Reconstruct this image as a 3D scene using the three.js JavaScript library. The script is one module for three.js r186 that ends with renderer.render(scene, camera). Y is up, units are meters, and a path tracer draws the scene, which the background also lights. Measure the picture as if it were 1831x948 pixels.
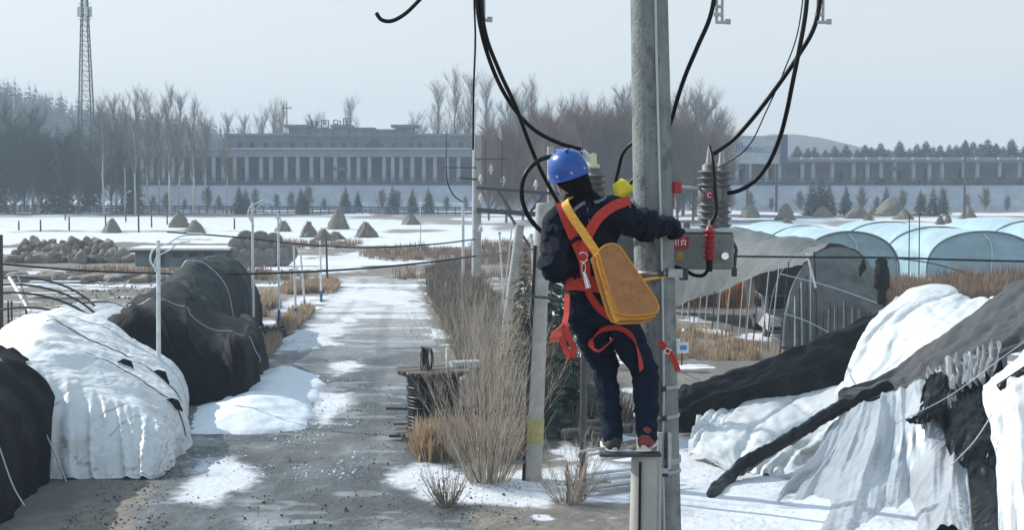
import * as THREE from 'three';
import { mergeGeometries, mergeVertices } from 'three/addons/utils/BufferGeometryUtils.js';
import { RoundedBoxGeometry } from 'three/addons/geometries/RoundedBoxGeometry.js';
import { MarchingCubes } from 'three/addons/objects/MarchingCubes.js';
import { FontLoader } from 'three/addons/loaders/FontLoader.js';
import { TextGeometry } from 'three/addons/geometries/TextGeometry.js';

// ---------------------------------------------------------------- camera, sky, sun, exposure
const scene = new THREE.Scene();
const F = 2818, CX = 915.5, CY = 474, EYE = 6, PITCH = Math.atan(164 / F);
const camera = new THREE.PerspectiveCamera(2 * Math.atan(474 / F) * 180 / Math.PI, 1831 / 948, 0.5, 6000);
camera.position.set(0, EYE, 0);
camera.rotation.x = -PITCH;
const SUN = new THREE.Vector3(-0.80, 0.62, -0.43).normalize();
{
  const w = 512, h = 256, a = new Float32Array(w * h * 4), d = new THREE.Vector3();
  for (let j = 0; j < h; j++) for (let i = 0; i < w; i++) {
    const th = (j + 0.5) / h * Math.PI - Math.PI / 2, ph = ((i + 0.5) / w - 0.5) * 2 * Math.PI;
    d.set(Math.cos(th) * Math.cos(ph), Math.sin(th), Math.cos(th) * Math.sin(ph));
    const up = Math.max(0, d.y), t = 1 - Math.exp(-up * 3.2);
    const c = d.dot(SUN), g = Math.pow(Math.max(0, 0.5 + 0.5 * c), 6);
    const hz = [0.95, 0.975, 0.965], ze = [0.38, 0.54, 0.70], k = (j * w + i) * 4;
    for (let q = 0; q < 3; q++) a[k + q] = (hz[q] * (1 - t) + ze[q] * t) * (0.86 + 0.5 * g) + g * g * 0.25;
    if (d.y < 0) for (let q = 0; q < 3; q++) a[k + q] = hz[q] * (0.86 + 0.5 * g);
    a[k + 3] = 1;
  }
  const sky = new THREE.DataTexture(a, w, h, THREE.RGBAFormat, THREE.FloatType);
  sky.mapping = THREE.EquirectangularReflectionMapping; sky.magFilter = THREE.LinearFilter; sky.needsUpdate = true;
  scene.background = sky; scene.environment = sky;
  scene.backgroundIntensity = 0.92; scene.environmentIntensity = 0.92;
}
const sun = new THREE.DirectionalLight(new THREE.Color(1, 0.965, 0.91), 4.1);
sun.position.copy(SUN).multiplyScalar(200).add(new THREE.Vector3(0, 0, -60)); sun.target.position.set(0, 0, -60);
sun.castShadow = true; sun.shadow.mapSize.set(4096, 4096); sun.shadow.radius = 1;
Object.assign(sun.shadow.camera, { left: -120, right: 120, top: 120, bottom: -120, near: 1, far: 600 });
scene.add(sun, sun.target);
scene.fog = new THREE.FogExp2(new THREE.Color(0.7, 0.86, 1.0), 0.00095);
const EXPOSURE = 1.25;

// ---------------------------------------------------------------- helpers
function mulberry(s) { return () => { s |= 0; s = s + 0x6D2B79F5 | 0; let t = Math.imul(s ^ s >>> 15, 1 | s); t = t + Math.imul(t ^ t >>> 7, 61 | t) ^ t; return ((t ^ t >>> 14) >>> 0) / 4294967296; }; }
const hash = (x, y) => { let n = Math.imul(x | 0, 374761393) + Math.imul(y | 0, 668265263) | 0; n = Math.imul(n ^ n >>> 13, 1274126177); return ((n ^ n >>> 16) >>> 0) / 4294967296; };
function vnoise(x, y) {
  const i = Math.floor(x), j = Math.floor(y), u = x - i, v = y - j, s = u * u * (3 - 2 * u), t = v * v * (3 - 2 * v);
  const a = hash(i, j), b = hash(i + 1, j), c = hash(i, j + 1), d = hash(i + 1, j + 1);
  return a + (b - a) * s + (c - a) * t + (a - b - c + d) * s * t;
}
function fbm(x, y, o = 4) { let s = 0, a = 0.5, n = 0; for (let k = 0; k < o; k++) { s += a * vnoise(x, y); n += a; x = x * 2.03 + 17.1; y = y * 2.03 + 5.7; a *= 0.5; } return s / n; }
const clamp = (v, a = 0, b = 1) => Math.min(b, Math.max(a, v)), lerp = (a, b, t) => a + (b - a) * t;
const smooth = (a, b, v) => { const t = clamp((v - a) / (b - a)); return t * t * (3 - 2 * t); };
const V = (x, y, z) => new THREE.Vector3(x, y, z);
// where the line of sight through a pixel of the 1831 x 948 photograph is, at distance D down the view / on the ground: a survey aid
const SP = Math.sin(PITCH), CP = Math.cos(PITCH);
function W(px, py, D) { const u = (px - CX) / F, v = -(py - CY) / F, y = -SP + v * CP, z = CP + v * SP; return V(u / z * D, EYE + y / z * D, -D); }
function G(px, py, h = 0) { const v = -(py - CY) / F, y = -SP + v * CP, z = CP + v * SP; return W(px, py, (h - EYE) / y * z); }

const taken = {};
function numbered(n) { const k = taken[n] = (taken[n] ?? -1) + 1; return k ? n + '_' + String(k).padStart(3, '0') : n; }
const mark = (o, label, category, group) => { o.userData.label = label; o.userData.category = category; if (group) o.userData.group = group; return o; };
function thing(name, label, category, group) { const g = new THREE.Group(); g.name = numbered(name); scene.add(g); return mark(g, label, category, group); }
function part(parent, name, geo, mat, label) { const m = new THREE.Mesh(geo, mat); m.name = name; m.castShadow = m.receiveShadow = true; if (label) m.userData.label = label; parent.add(m); return m; }
function solo(name, geo, mat, label, category, group) { const m = new THREE.Mesh(geo, mat); m.name = numbered(name); m.castShadow = m.receiveShadow = true; scene.add(m); return mark(m, label, category, group); }
function struct(name, geo, mat) { const m = new THREE.Mesh(geo, mat); m.name = numbered(name); m.castShadow = m.receiveShadow = true; m.userData.kind = 'structure'; scene.add(m); return m; }
// geometry written in world metres -> thing standing at its base
function rebase(o, base) {
  const seen = new Set();
  o.traverse((m) => { if (m.isMesh && !seen.has(m.geometry)) { seen.add(m.geometry); m.geometry.translate(-base.x, -base.y, -base.z); } });
  o.position.copy(base); return o;
}
function copy(o, label, at, turn = 0, scale = 1) { const c = o.clone(); c.name = numbered(o.name.replace(/_\d{3}$/, '')); c.userData = { ...o.userData, label }; scene.add(c); c.position.copy(at); c.rotation.y = turn; c.scale.setScalar(scale); return c; }
const ORD = ['first', 'second', 'third', 'fourth', 'fifth', 'sixth', 'seventh', 'eighth', 'ninth', 'tenth', 'eleventh', 'twelfth', 'thirteenth', 'fourteenth', 'fifteenth', 'sixteenth', 'seventeenth', 'eighteenth', 'nineteenth', 'twentieth'];
const ord = (i) => i < 20 ? ORD[i] : i < 29 ? 'twenty-' + ORD[i - 20] : i === 29 ? 'thirtieth' : i < 39 ? 'thirty-' + ORD[i - 30] : i === 39 ? 'fortieth' : 'forty-' + ORD[i - 40];

class MB {                                   // collects tubes, boxes and faces into one geometry
  constructor() { this.p = []; this.i = []; }
  tube(a, b, ra, rb, n = 4) {
    const d = b.clone().sub(a).normalize(), s = Math.abs(d.y) > 0.9 ? V(1, 0, 0) : V(0, 1, 0), u = s.cross(d).normalize(), w = d.clone().cross(u), k = this.p.length / 3;
    for (const [c, r] of [[a, ra], [b, rb]]) for (let q = 0; q < n; q++) { const t = q / n * 2 * Math.PI, x = Math.cos(t) * r, y = Math.sin(t) * r; this.p.push(c.x + u.x * x + w.x * y, c.y + u.y * x + w.y * y, c.z + u.z * x + w.z * y); }
    for (let q = 0; q < n; q++) { const e = (q + 1) % n; this.i.push(k + q, k + e, k + n + q, k + e, k + n + e, k + n + q); }
    return this;
  }
  tri(a, b, c) { const k = this.p.length / 3; for (const v of [a, b, c]) this.p.push(v.x, v.y, v.z); this.i.push(k, k + 1, k + 2); return this; }
  quad(a, b, c, d) { const k = this.p.length / 3; for (const v of [a, b, c, d]) this.p.push(v.x, v.y, v.z); this.i.push(k, k + 1, k + 2, k, k + 2, k + 3); return this; }
  box(a, b) { const c = [a, b]; const g = new THREE.BoxGeometry(b.x - a.x, b.y - a.y, b.z - a.z); g.translate((a.x + b.x) / 2, (a.y + b.y) / 2, (a.z + b.z) / 2); return this.add(g); }
  add(g) { const k = this.p.length / 3, a = g.attributes.position.array; for (let q = 0; q < a.length; q++) this.p.push(a[q]); if (g.index) for (const q of g.index.array) this.i.push(k + q); else for (let q = 0; q < a.length / 3; q++) this.i.push(k + q); return this; }
  geo(flat) { let g = new THREE.BufferGeometry(); g.setAttribute('position', new THREE.Float32BufferAttribute(this.p, 3)); g.setIndex(this.i); if (flat) g = g.toNonIndexed(); g.computeVertexNormals(); return metres(g); }
}
function metres(g, s = 1) {                  // uv in metres, each face by the side it points to
  const p = g.attributes.position, n = g.attributes.normal, u = new Float32Array(p.count * 2);
  for (let i = 0; i < p.count; i++) {
    const x = Math.abs(n.getX(i)), y = Math.abs(n.getY(i)), z = Math.abs(n.getZ(i));
    const [a, b] = y > x && y > z ? [p.getX(i), p.getZ(i)] : x > z ? [p.getZ(i), p.getY(i)] : [p.getX(i), p.getY(i)];
    u[i * 2] = a * s; u[i * 2 + 1] = b * s;
  }
  g.setAttribute('uv', new THREE.BufferAttribute(u, 2)); return g;
}
function box(w, h, d, x = 0, y = 0, z = 0, r = 0) { const g = r ? new RoundedBoxGeometry(w, h, d, 2, r) : new THREE.BoxGeometry(w, h, d); g.translate(x, y, z); return metres(g); }
function bar(a, b, w, h = w) {               // squared bar from a to b
  const g = new THREE.BoxGeometry(w, h, a.distanceTo(b)); g.applyMatrix4(new THREE.Matrix4().lookAt(a, b, Math.abs(a.x - b.x) + Math.abs(a.z - b.z) < 0.05 * a.distanceTo(b) ? V(0, 0, 1) : V(0, 1, 0)));
  g.translate((a.x + b.x) / 2, (a.y + b.y) / 2, (a.z + b.z) / 2); return metres(g);
}
function rod(a, b, ra, rb = ra, n = 12) { const g = new THREE.CylinderGeometry(rb, ra, a.distanceTo(b), n, 1); g.applyQuaternion(new THREE.Quaternion().setFromUnitVectors(V(0, 1, 0), b.clone().sub(a).normalize())); g.translate((a.x + b.x) / 2, (a.y + b.y) / 2, (a.z + b.z) / 2); return metres(g); }
function wire(pts, r, n = 40, sides = 8) { return new THREE.TubeGeometry(new THREE.CatmullRomCurve3(pts, false, 'centripetal'), n, r, sides); }
function lathe(pts, n = 24) { return new THREE.LatheGeometry(pts.map(([r, y]) => new THREE.Vector2(r, y)), n); }
const merge = (l) => mergeGeometries(l.map((g) => { const q = g.index ? g.toNonIndexed() : g; for (const k of Object.keys(q.attributes)) if (!['position', 'normal', 'uv'].includes(k)) q.deleteAttribute(k); if (!q.attributes.uv) metres(q); return q; }));
function ribbon(pts, w, t, side, n = 30) {   // flat strap swept along a path; side(u) is the direction across its width
  const c = new THREE.CatmullRomCurve3(pts, false, 'centripetal'), p = [], ix = [];
  for (let i = 0; i <= n; i++) {
    const u = i / n, o = c.getPoint(u), d = c.getTangent(u), s = (typeof side === 'function' ? side(u) : side).clone(); s.addScaledVector(d, -s.dot(d)).normalize(); const m = d.clone().cross(s);
    for (const [a, b] of [[-1, -1], [1, -1], [1, 1], [-1, 1]]) { const q = o.clone().addScaledVector(s, a * w / 2).addScaledVector(m, b * t / 2); p.push(q.x, q.y, q.z); }
    if (i) for (let e = 0; e < 4; e++) { const k = (i - 1) * 4, f = (e + 1) % 4; ix.push(k + e, k + f, k + 4 + e, k + f, k + 4 + f, k + 4 + e); }
  }
  ix.push(0, 2, 1, 0, 3, 2, n * 4, n * 4 + 1, n * 4 + 2, n * 4, n * 4 + 2, n * 4 + 3);
  let g = new THREE.BufferGeometry(); g.setAttribute('position', new THREE.Float32BufferAttribute(p, 3)); g.setIndex(ix); g = g.toNonIndexed(); g.computeVertexNormals(); return metres(g);
}
function cr(a, b, c, d, t) { return 0.5 * (2 * b + (c - a) * t + (2 * a - 5 * b + 4 * c - d) * t * t + (3 * b - a - 3 * c + d) * t * t * t); }
const crease = (x, y) => { let s = 0, a = 0.55; for (let k = 0; k < 3; k++) { s += a * Math.abs(2 * vnoise(x, y) - 1); const t = x * 1.7 - y * 1.1 + 3.1; y = y * 1.7 + x * 1.1 + 8.3; x = t; a *= 0.5; } return s - 0.35; };
function surface(rows, nu, nv, disp, thick = 0.012) {   // smooth sheet of cloth or film through a grid of points (rows of V), with folds, as a thin shell
  const R = rows.length, C = rows[0].length, pos = [], at = (r, c) => rows[clamp(r, 0, R - 1)][clamp(c, 0, C - 1)];
  const ev = (u, v) => {
    const x = u * (C - 1), y = v * (R - 1), i = Math.min(C - 2, Math.floor(x)), j = Math.min(R - 2, Math.floor(y)), s = x - i, t = y - j, o = V(0, 0, 0);
    for (const k of ['x', 'y', 'z']) o[k] = cr(...[-1, 0, 1, 2].map((b) => cr(at(j + b, i - 1)[k], at(j + b, i)[k], at(j + b, i + 1)[k], at(j + b, i + 2)[k], s)), t);
    return o;
  };
  const P = []; for (let j = 0; j <= nv; j++) for (let i = 0; i <= nu; i++) P.push(ev(i / nu, j / nv));
  const k = nu + 1, N = P.map((_, q) => { const i = q % k, j = q / k | 0; return P[j * k + Math.min(nu, i + 1)].clone().sub(P[j * k + Math.max(0, i - 1)]).cross(P[Math.min(nv, j + 1) * k + i].clone().sub(P[Math.max(0, j - 1) * k + i])).normalize(); });
  const uv = []; for (const o of [0, -thick]) P.forEach((p, q) => { const u = (q % k) / nu, v = (q / k | 0) / nv, d = (disp ? disp(u, v, p) : 0) + (thick === 0.012 ? crease(p.x * 1.5 + p.z * 0.5, p.y * 1.5 + p.z * 1.25) * 0.085 : 0) + o; pos.push(p.x + N[q].x * d, p.y + N[q].y * d, p.z + N[q].z * d); uv.push(p.x + p.z * 0.6, p.y + p.z * 0.3); });
  const ix = [], M = P.length; for (let j = 0; j < nv; j++) for (let i = 0; i < nu; i++) { const a = j * k + i; ix.push(a, a + 1, a + k, a + 1, a + k + 1, a + k); ix.push(M + a, M + a + k, M + a + 1, M + a + 1, M + a + k, M + a + k + 1); }
  const rim = []; for (let i = 0; i < nu; i++) rim.push([i, i + 1]), rim.push([nv * k + i + 1, nv * k + i]); for (let j = 0; j < nv; j++) rim.push([(j + 1) * k, j * k]), rim.push([j * k + nu, (j + 1) * k + nu]);
  for (const [a, b] of rim) ix.push(a, M + a, b, b, M + a, M + b);
  const g = new THREE.BufferGeometry(); g.setAttribute('position', new THREE.Float32BufferAttribute(pos, 3)); g.setAttribute('uv', new THREE.Float32BufferAttribute(uv, 2)); g.setIndex(ix); g.computeVertexNormals(); return g;
}
const sheet = (rows, nu, nv, disp, thick) => surface(rows.map((r) => r.map((q) => W(...q))), nu, nv, disp, thick);
// film over hoops: stations [D, left x, right x, height, from, to] with from/to the part of the arch that is covered (0 left foot, 1 right foot)
function archFilm(st, nu, nv, disp, cols = 9, shape = 0.75) {
  return surface(st.map(([D, xl, xr, h, a = 0, b = 1, dy = 0]) => Array.from({ length: cols }, (_, c) => { const t = Math.PI * (1 - lerp(a, b, c / (cols - 1))), s = Math.sin(t); return V((xl + xr) / 2 + Math.cos(t) * (xr - xl) / 2, dy + h * Math.pow(Math.max(0, s), shape), -D); })), nu, nv, disp);
}
function sdf(bones, lo, hi, cell, k, skin) {  // body: tapered capsules joined smoothly, meshed by marching cubes
  const size = hi.clone().sub(lo), res = Math.ceil(Math.max(size.x, size.y, size.z) / cell) + 4, mc = new MarchingCubes(res, new THREE.MeshStandardMaterial(), false, false, 400000);
  const sc = Math.max(size.x, size.y, size.z) / 2 * res / (res - 4), c = lo.clone().add(hi).multiplyScalar(0.5), half = res / 2, f = mc.field; f.fill(-1);
  const B = bones.map(([a, ra, b, rb, kk]) => { const d = b.clone().sub(a); return [a.x, a.y, a.z, d.x, d.y, d.z, Math.max(1e-9, d.lengthSq()), ra, rb - ra, kk || k]; });
  for (let z = 0; z < res; z++) { const Z = c.z + (z - half) / half * sc; if (Math.abs(Z - c.z) > size.z / 2 + 3 * cell) continue; for (let y = 0; y < res; y++) { const Y = c.y + (y - half) / half * sc; if (Math.abs(Y - c.y) > size.y / 2 + 3 * cell) continue; for (let x = 0; x < res; x++) {
    const X = c.x + (x - half) / half * sc; if (Math.abs(X - c.x) > size.x / 2 + 3 * cell) continue; let m = 1e3;
    for (const q of B) { const px = X - q[0], py = Y - q[1], pz = Z - q[2], t = clamp((px * q[3] + py * q[4] + pz * q[5]) / q[6]), ex = px - q[3] * t, ey = py - q[4] * t, ez = pz - q[5] * t, d = Math.sqrt(ex * ex + ey * ey + ez * ez) - q[7] - q[8] * t; if (m > 500) m = d; else { const kk = q[9], h = clamp(0.5 + 0.5 * (m - d) / kk); m = m + (d - m) * h - kk * h * (1 - h); } }
    f[x + y * res + z * res * res] = -(m + (skin ? skin(X, Y, Z, m) : 0));
  } } }
  mc.isolation = 0; mc.update();
  let g = new THREE.BufferGeometry(); g.setAttribute('position', new THREE.BufferAttribute(mc.positionArray.slice(0, mc.count * 3), 3)); g = mergeVertices(g, 1e-5); g.computeVertexNormals(); g.scale(sc, sc, sc); g.translate(c.x, c.y, c.z);
  const n = g.attributes.normal, p = g.attributes.position; let s = 0; for (let i = 0; i < p.count; i += 7) s += (p.getX(i) - c.x) * n.getX(i) + (p.getY(i) - c.y) * n.getY(i) + (p.getZ(i) - c.z) * n.getZ(i);
  if (s < 0) { const ix = g.index.array; for (let i = 0; i < ix.length; i += 3) { const t = ix[i]; ix[i] = ix[i + 1]; ix[i + 1] = t; } g.computeVertexNormals(); }
  return metres(g);
}

// ---------------------------------------------------------------- materials
function tex(n, fn, srgb = true, rep = 1) {
  const a = new Uint8Array(n * n * 4);
  for (let j = 0; j < n; j++) for (let i = 0; i < n; i++) { const c = fn(i / n, j / n), k = (j * n + i) * 4; for (let q = 0; q < 3; q++) { const v = clamp(Array.isArray(c) ? c[q] : c); a[k + q] = 255 * (srgb ? (v <= 0.0031308 ? v * 12.92 : 1.055 * Math.pow(v, 1 / 2.4) - 0.055) : v); } a[k + 3] = 255; }
  const t = new THREE.DataTexture(a, n, n); t.magFilter = THREE.LinearFilter; t.minFilter = THREE.LinearMipmapLinearFilter; t.generateMipmaps = true; t.wrapS = t.wrapT = THREE.RepeatWrapping; t.repeat.set(rep, rep); if (srgb) t.colorSpace = THREE.SRGBColorSpace; t.needsUpdate = true; return t;
}
const tile = (f, u, v, s) => { const a = f(u * s, v * s), b = f((u - 1) * s, v * s), c = f(u * s, (v - 1) * s), d = f((u - 1) * s, (v - 1) * s); return lerp(lerp(a, b, u), lerp(c, d, u), v); };
const mottle = tex(256, (u, v) => 0.62 + 0.38 * (1.6 * tile((x, y) => fbm(x, y, 5), u, v, 9) - 0.3), true);
const rough = tex(256, (u, v) => tile((x, y) => fbm(x, y, 5), u, v, 24), false);
const crumple = tex(256, (u, v) => { const t = (x, y) => Math.abs(2 * vnoise(x, y) - 1) * 0.5 + Math.abs(2 * vnoise(x * 1.9 + y * 0.8 + 7, y * 2.1 - x * 0.7 + 3) - 1) * 0.3 + Math.abs(2 * vnoise(x * 4.1 + 1, y * 3.7 + 5) - 1) * 0.17; return tile(t, u, v, 7); }, false);
const weave = tex(256, (u, v) => 0.55 + 0.45 * (0.5 * tile((x, y) => fbm(x * 0.6, y * 6, 3), u, v, 10) + 0.5 * tile((x, y) => vnoise(x * 6, y), u, v, 10)), true);
const grime = tex(256, (u, v) => { const a = tile((x, y) => fbm(x * 2.4, y * 1.2, 5), u, v, 5), b = smooth(0.58, 0.7, tile((x, y) => fbm(x + 4, y * 2.2, 5), u, v, 6)), c = smooth(0.7, 0.74, tile((x, y) => fbm(x * 8, y * 8, 2), u, v, 6)); return [0.97, 0.965, 0.955].map((w, q) => w * (0.86 + 0.16 * a) * (1 - b * [0.10, 0.13, 0.17][q]) * (1 - 0.35 * c)); }, true);
const rep = (t, s) => { const c = t.clone(); c.repeat.set(s, s); c.needsUpdate = true; return c; };
const mat = (r, g, b, o = {}) => { const m = new THREE.MeshPhysicalMaterial({ color: new THREE.Color().setRGB(r, g, b), roughness: 0.8, metalness: 0, side: THREE.DoubleSide, ...o }); return m; };
const mottled = (r, g, b, s = 1, bump = 0.004, o = {}) => mat(r * 1.2, g * 1.2, b * 1.2, { map: rep(mottle, s), bumpMap: rep(rough, s * 1.3), bumpScale: bump, ...o });
const M = {
  concrete: mottled(0.36, 0.375, 0.37, 1.6, 0.003, { roughness: 0.85 }), oldConcrete: mottled(0.42, 0.41, 0.38, 0.8, 0.004), steel: mat(0.5, 0.52, 0.54, { metalness: 0.7, roughness: 0.45, map: rep(mottle, 4) }), darkSteel: mottled(0.05, 0.052, 0.058, 2, 0.001, { roughness: 0.55 }),
  rubber: mat(0.006, 0.007, 0.009, { roughness: 0.42, specularIntensity: 0.5 }), white: mottled(0.72, 0.74, 0.76, 1, 0.001, { roughness: 0.6 }), galv: mottled(0.56, 0.6, 0.63, 2, 0.001, { metalness: 0.3, roughness: 0.5 }), blueFoot: mottled(0.07, 0.12, 0.3, 2, 0.001),
  filmWhite: mat(0.9, 0.92, 0.93, { roughness: 0.45, transmission: 0.18, bumpMap: rep(crumple, 0.45), bumpScale: 0.075, map: rep(grime, 0.22) }), filmSilver: mat(0.62, 0.65, 0.68, { roughness: 0.26, metalness: 0.35, bumpMap: rep(crumple, 0.5), bumpScale: 0.07, map: rep(mottle, 0.4) }),
  filmSmooth: mat(0.9, 0.92, 0.93, { roughness: 0.4, transmission: 0.18, bumpMap: rep(crumple, 0.3), bumpScale: 0.03, map: rep(grime, 0.22) }),
  filmBlack: mat(0.004, 0.005, 0.007, { roughness: 0.36, specularIntensity: 0.3, bumpMap: rep(crumple, 0.5), bumpScale: 0.07 }), filmBlackDull: mat(0.005, 0.006, 0.008, { roughness: 0.7, specularIntensity: 0.22, bumpMap: rep(crumple, 0.5), bumpScale: 0.03, map: rep(mottle, 0.5) }),
  filmGreyEnd: mat(0.26, 0.29, 0.3, { roughness: 0.5, transmission: 0.3, bumpMap: rep(crumple, 0.35), bumpScale: 0.02, map: rep(mottle, 0.4) }), filmGrey: mat(0.11, 0.126, 0.13, { roughness: 0.55, specularIntensity: 0.5, transmission: 0.25, bumpMap: rep(crumple, 0.35), bumpScale: 0.02, map: rep(mottle, 0.4) }), filmHaze: mat(0.5, 0.54, 0.56, { roughness: 0.35, bumpMap: rep(crumple, 0.7), bumpScale: 0.03, map: rep(mottle, 0.6) }),
  filmBlue: mat(0.56, 0.8, 0.88, { roughness: 0.4, transmission: 0.35, bumpMap: rep(crumple, 0.2), bumpScale: 0.02, map: rep(mottle, 0.15) }),
  net: mat(0.075, 0.078, 0.082, { roughness: 0.85, map: rep(weave, 0.9), bumpMap: rep(crumple, 0.6), bumpScale: 0.03 }), netGreen: mat(0.035, 0.043, 0.046, { roughness: 0.8, specularIntensity: 0.3, map: rep(weave, 0.7), bumpMap: rep(crumple, 0.4), bumpScale: 0.03 }),
  bark: mottled(0.19, 0.165, 0.14, 2), twig: mat(0.15, 0.125, 0.105), twigGrey: mat(0.17, 0.155, 0.14), twigBrown: mat(0.175, 0.115, 0.09), birch: mottled(0.55, 0.54, 0.52, 1), whip: mat(0.4, 0.345, 0.28), whipDark: mat(0.2, 0.165, 0.13),
  needle: mat(0.03, 0.05, 0.035), needleBrown: mat(0.11, 0.095, 0.05), straw: mottled(0.2, 0.172, 0.135, 1.2, 0.05), strawBit: mat(0.26, 0.22, 0.165), grassOrange: mat(0.62, 0.29, 0.08, { transmission: 0.4, roughness: 1 }), grassBrown: mat(0.24, 0.165, 0.11, { transmission: 0.3, roughness: 1 }), grassPale: mat(0.40, 0.30, 0.2, { transmission: 0.3, roughness: 1 }),
  snow: mat(0.72, 0.755, 0.8, { roughness: 0.7, bumpMap: rep(rough, 0.35), bumpScale: 0.02 }), rock: mottled(0.24, 0.2, 0.165, 0.5, 0.05), rockDark: mottled(0.2, 0.18, 0.16, 0.5, 0.05),
  wallWing: mottled(0.36, 0.38, 0.39, 0.15, 0.01), wall: mottled(0.17, 0.19, 0.21, 0.15, 0.01), wallPale: mottled(0.24, 0.265, 0.285, 0.15, 0.01), trim: mottled(0.36, 0.385, 0.4, 0.3, 0.005), glass: mat(0.03, 0.04, 0.05, { roughness: 0.12 }), roofSnow: mat(0.8, 0.83, 0.87, { roughness: 0.7 }),
  blue: mat(0.02, 0.06, 0.3, { roughness: 0.5 }), signRed: mat(0.12, 0.06, 0.055), navyRail: mottled(0.07, 0.1, 0.16, 1), wood: mottled(0.2, 0.16, 0.115, 3, 0.003), woodDark: mottled(0.055, 0.05, 0.047, 3, 0.003), shedWall: mottled(0.16, 0.2, 0.22, 0.5),
  switchGrey: mottled(0.2, 0.215, 0.21, 5, 0.0006, { roughness: 0.5 }), silicone: mottled(0.17, 0.175, 0.175, 6, 0.0006, { roughness: 0.55 }), redSilicone: mat(0.36, 0.02, 0.03, { roughness: 0.4 }), redCap: mat(0.4, 0.03, 0.04, { roughness: 0.5 }), yellowCap: mat(0.85, 0.68, 0.02, { roughness: 0.45 }),
  jacket: mottled(0.010, 0.014, 0.028, 7, 0.012, { roughness: 0.8, specularIntensity: 0.4 }), jacketGrey: mottled(0.22, 0.24, 0.27, 7, 0.002), jeans: mottled(0.013, 0.022, 0.042, 9, 0.008, { roughness: 0.9, specularIntensity: 0.3 }), skin: mat(0.5, 0.3, 0.22, { roughness: 0.55 }), hair: mat(0.006, 0.006, 0.007, { roughness: 0.75, specularIntensity: 0.25 }), glove: mottled(0.22, 0.23, 0.25, 9, 0.001),
  helmet: mat(0.002, 0.07, 0.34, { roughness: 0.32, clearcoat: 0.35, clearcoatRoughness: 0.2 }), strapRed: mottled(0.52, 0.045, 0.03, 12, 0.0008, { roughness: 0.75 }), strapYellow: mottled(0.85, 0.42, 0.06, 12, 0.0008, { roughness: 0.7 }), bag: mottled(0.42, 0.19, 0.07, 5, 0.001, { roughness: 0.65 }), bagEdge: mottled(0.72, 0.32, 0.05, 8, 0.001), chrome: mat(0.75, 0.76, 0.78, { metalness: 1, roughness: 0.2 }), sole: mat(0.62, 0.6, 0.55), shoe: mottled(0.045, 0.04, 0.045, 8, 0.001), shoeRed: mottled(0.22, 0.05, 0.05, 8, 0.001),
  carWhite: mat(0.78, 0.79, 0.8, { roughness: 0.25, clearcoat: 0.7 }), tyre: mat(0.02, 0.02, 0.02), lens: mat(0.6, 0.65, 0.7, { roughness: 0.1 }), signBlue: mat(0.05, 0.22, 0.55), cloth: mottled(0.008, 0.008, 0.009, 6, 0.003), yellowBand: mottled(0.44, 0.38, 0.13, 2.2, 0.001), iron: mottled(0.05, 0.047, 0.045, 5, 0.002, { metalness: 0.4, roughness: 0.5 }), teal: mat(0.42, 0.6, 0.6, { roughness: 0.4, transmission: 0.3 }),
};

// ---------------------------------------------------------------- ground: dirt, wet track, dry grass and snow, mapped in metres
const roadX = (D) => -4.1 - 0.06 * (D - 35), roadHalf = (D) => lerp(3.05, 2.05, clamp((D - 35) / 47));
const patches = [   // snow lying on the ground, as outlines in metres (x, distance); soft = how ragged the edge is
  ...[[[560, 700, 630, 702, 632, 722, 600, 758, 563, 758, 556, 730], 0.25], [[470, 622, 500, 600, 560, 588, 640, 560, 600, 618, 540, 632], 0.5], [[700, 838, 760, 822, 830, 845, 1010, 838, 1080, 875, 960, 905, 780, 900, 690, 860], 0.35], [[345, 822, 420, 812, 470, 838, 460, 870, 350, 905, 300, 890], 0.35],
    [[1195, 775, 1260, 790, 1330, 820, 1420, 850, 1420, 960, 1160, 960, 1150, 850], 0.3], [[420, 595, 470, 582, 505, 600, 470, 612], 0.3], [[480, 545, 520, 535, 550, 545, 520, 560], 0.3], [[590, 520, 690, 516, 742, 524, 745, 545, 700, 548, 640, 538, 600, 545], 0.6], [[590, 648, 640, 642, 650, 664, 600, 672], 0.35], [[560, 462, 640, 450, 690, 462, 640, 486, 575, 490], 1.2], [[760, 596, 800, 594, 812, 604, 770, 608], 0.2],
    [[30, 488, 110, 482, 120, 492, 50, 496], 0.5], [[1590, 482, 1680, 478, 1720, 500, 1660, 506, 1600, 500], 0.6], [[1390, 448, 1470, 440, 1480, 470, 1400, 476], 0.8], [[1420, 880, 1831, 880, 1900, 1000, 1380, 1000], 0.5], [[1000, 840, 1060, 825, 1150, 840, 1140, 905, 1010, 900], 0.3]].map(([p, s]) => [Array.from({ length: p.length / 2 }, (_, i) => { const g = G(p[2 * i], p[2 * i + 1]); return [g.x, -g.z]; }), s]),
].map(([poly, soft]) => ({ poly, soft, x0: Math.min(...poly.map((q) => q[0])) - 2, x1: Math.max(...poly.map((q) => q[0])) + 2, y0: Math.min(...poly.map((q) => q[1])) - 3, y1: Math.max(...poly.map((q) => q[1])) + 3 }));
function inside(P, x, y) { // signed distance, positive inside
  let d = 1e9, inn = false;
  for (let i = 0, j = P.length - 1; i < P.length; j = i++) { const [ax, ay] = P[j], [bx, by] = P[i], ex = bx - ax, ey = by - ay, t = clamp(((x - ax) * ex + (y - ay) * ey) / (ex * ex + ey * ey)); d = Math.min(d, Math.hypot(x - ax - ex * t, y - ay - ey * t)); if ((ay > y) !== (by > y) && x < ax + (y - ay) / (by - ay) * ex) inn = !inn; }
  return inn ? d : -d;
}
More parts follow.
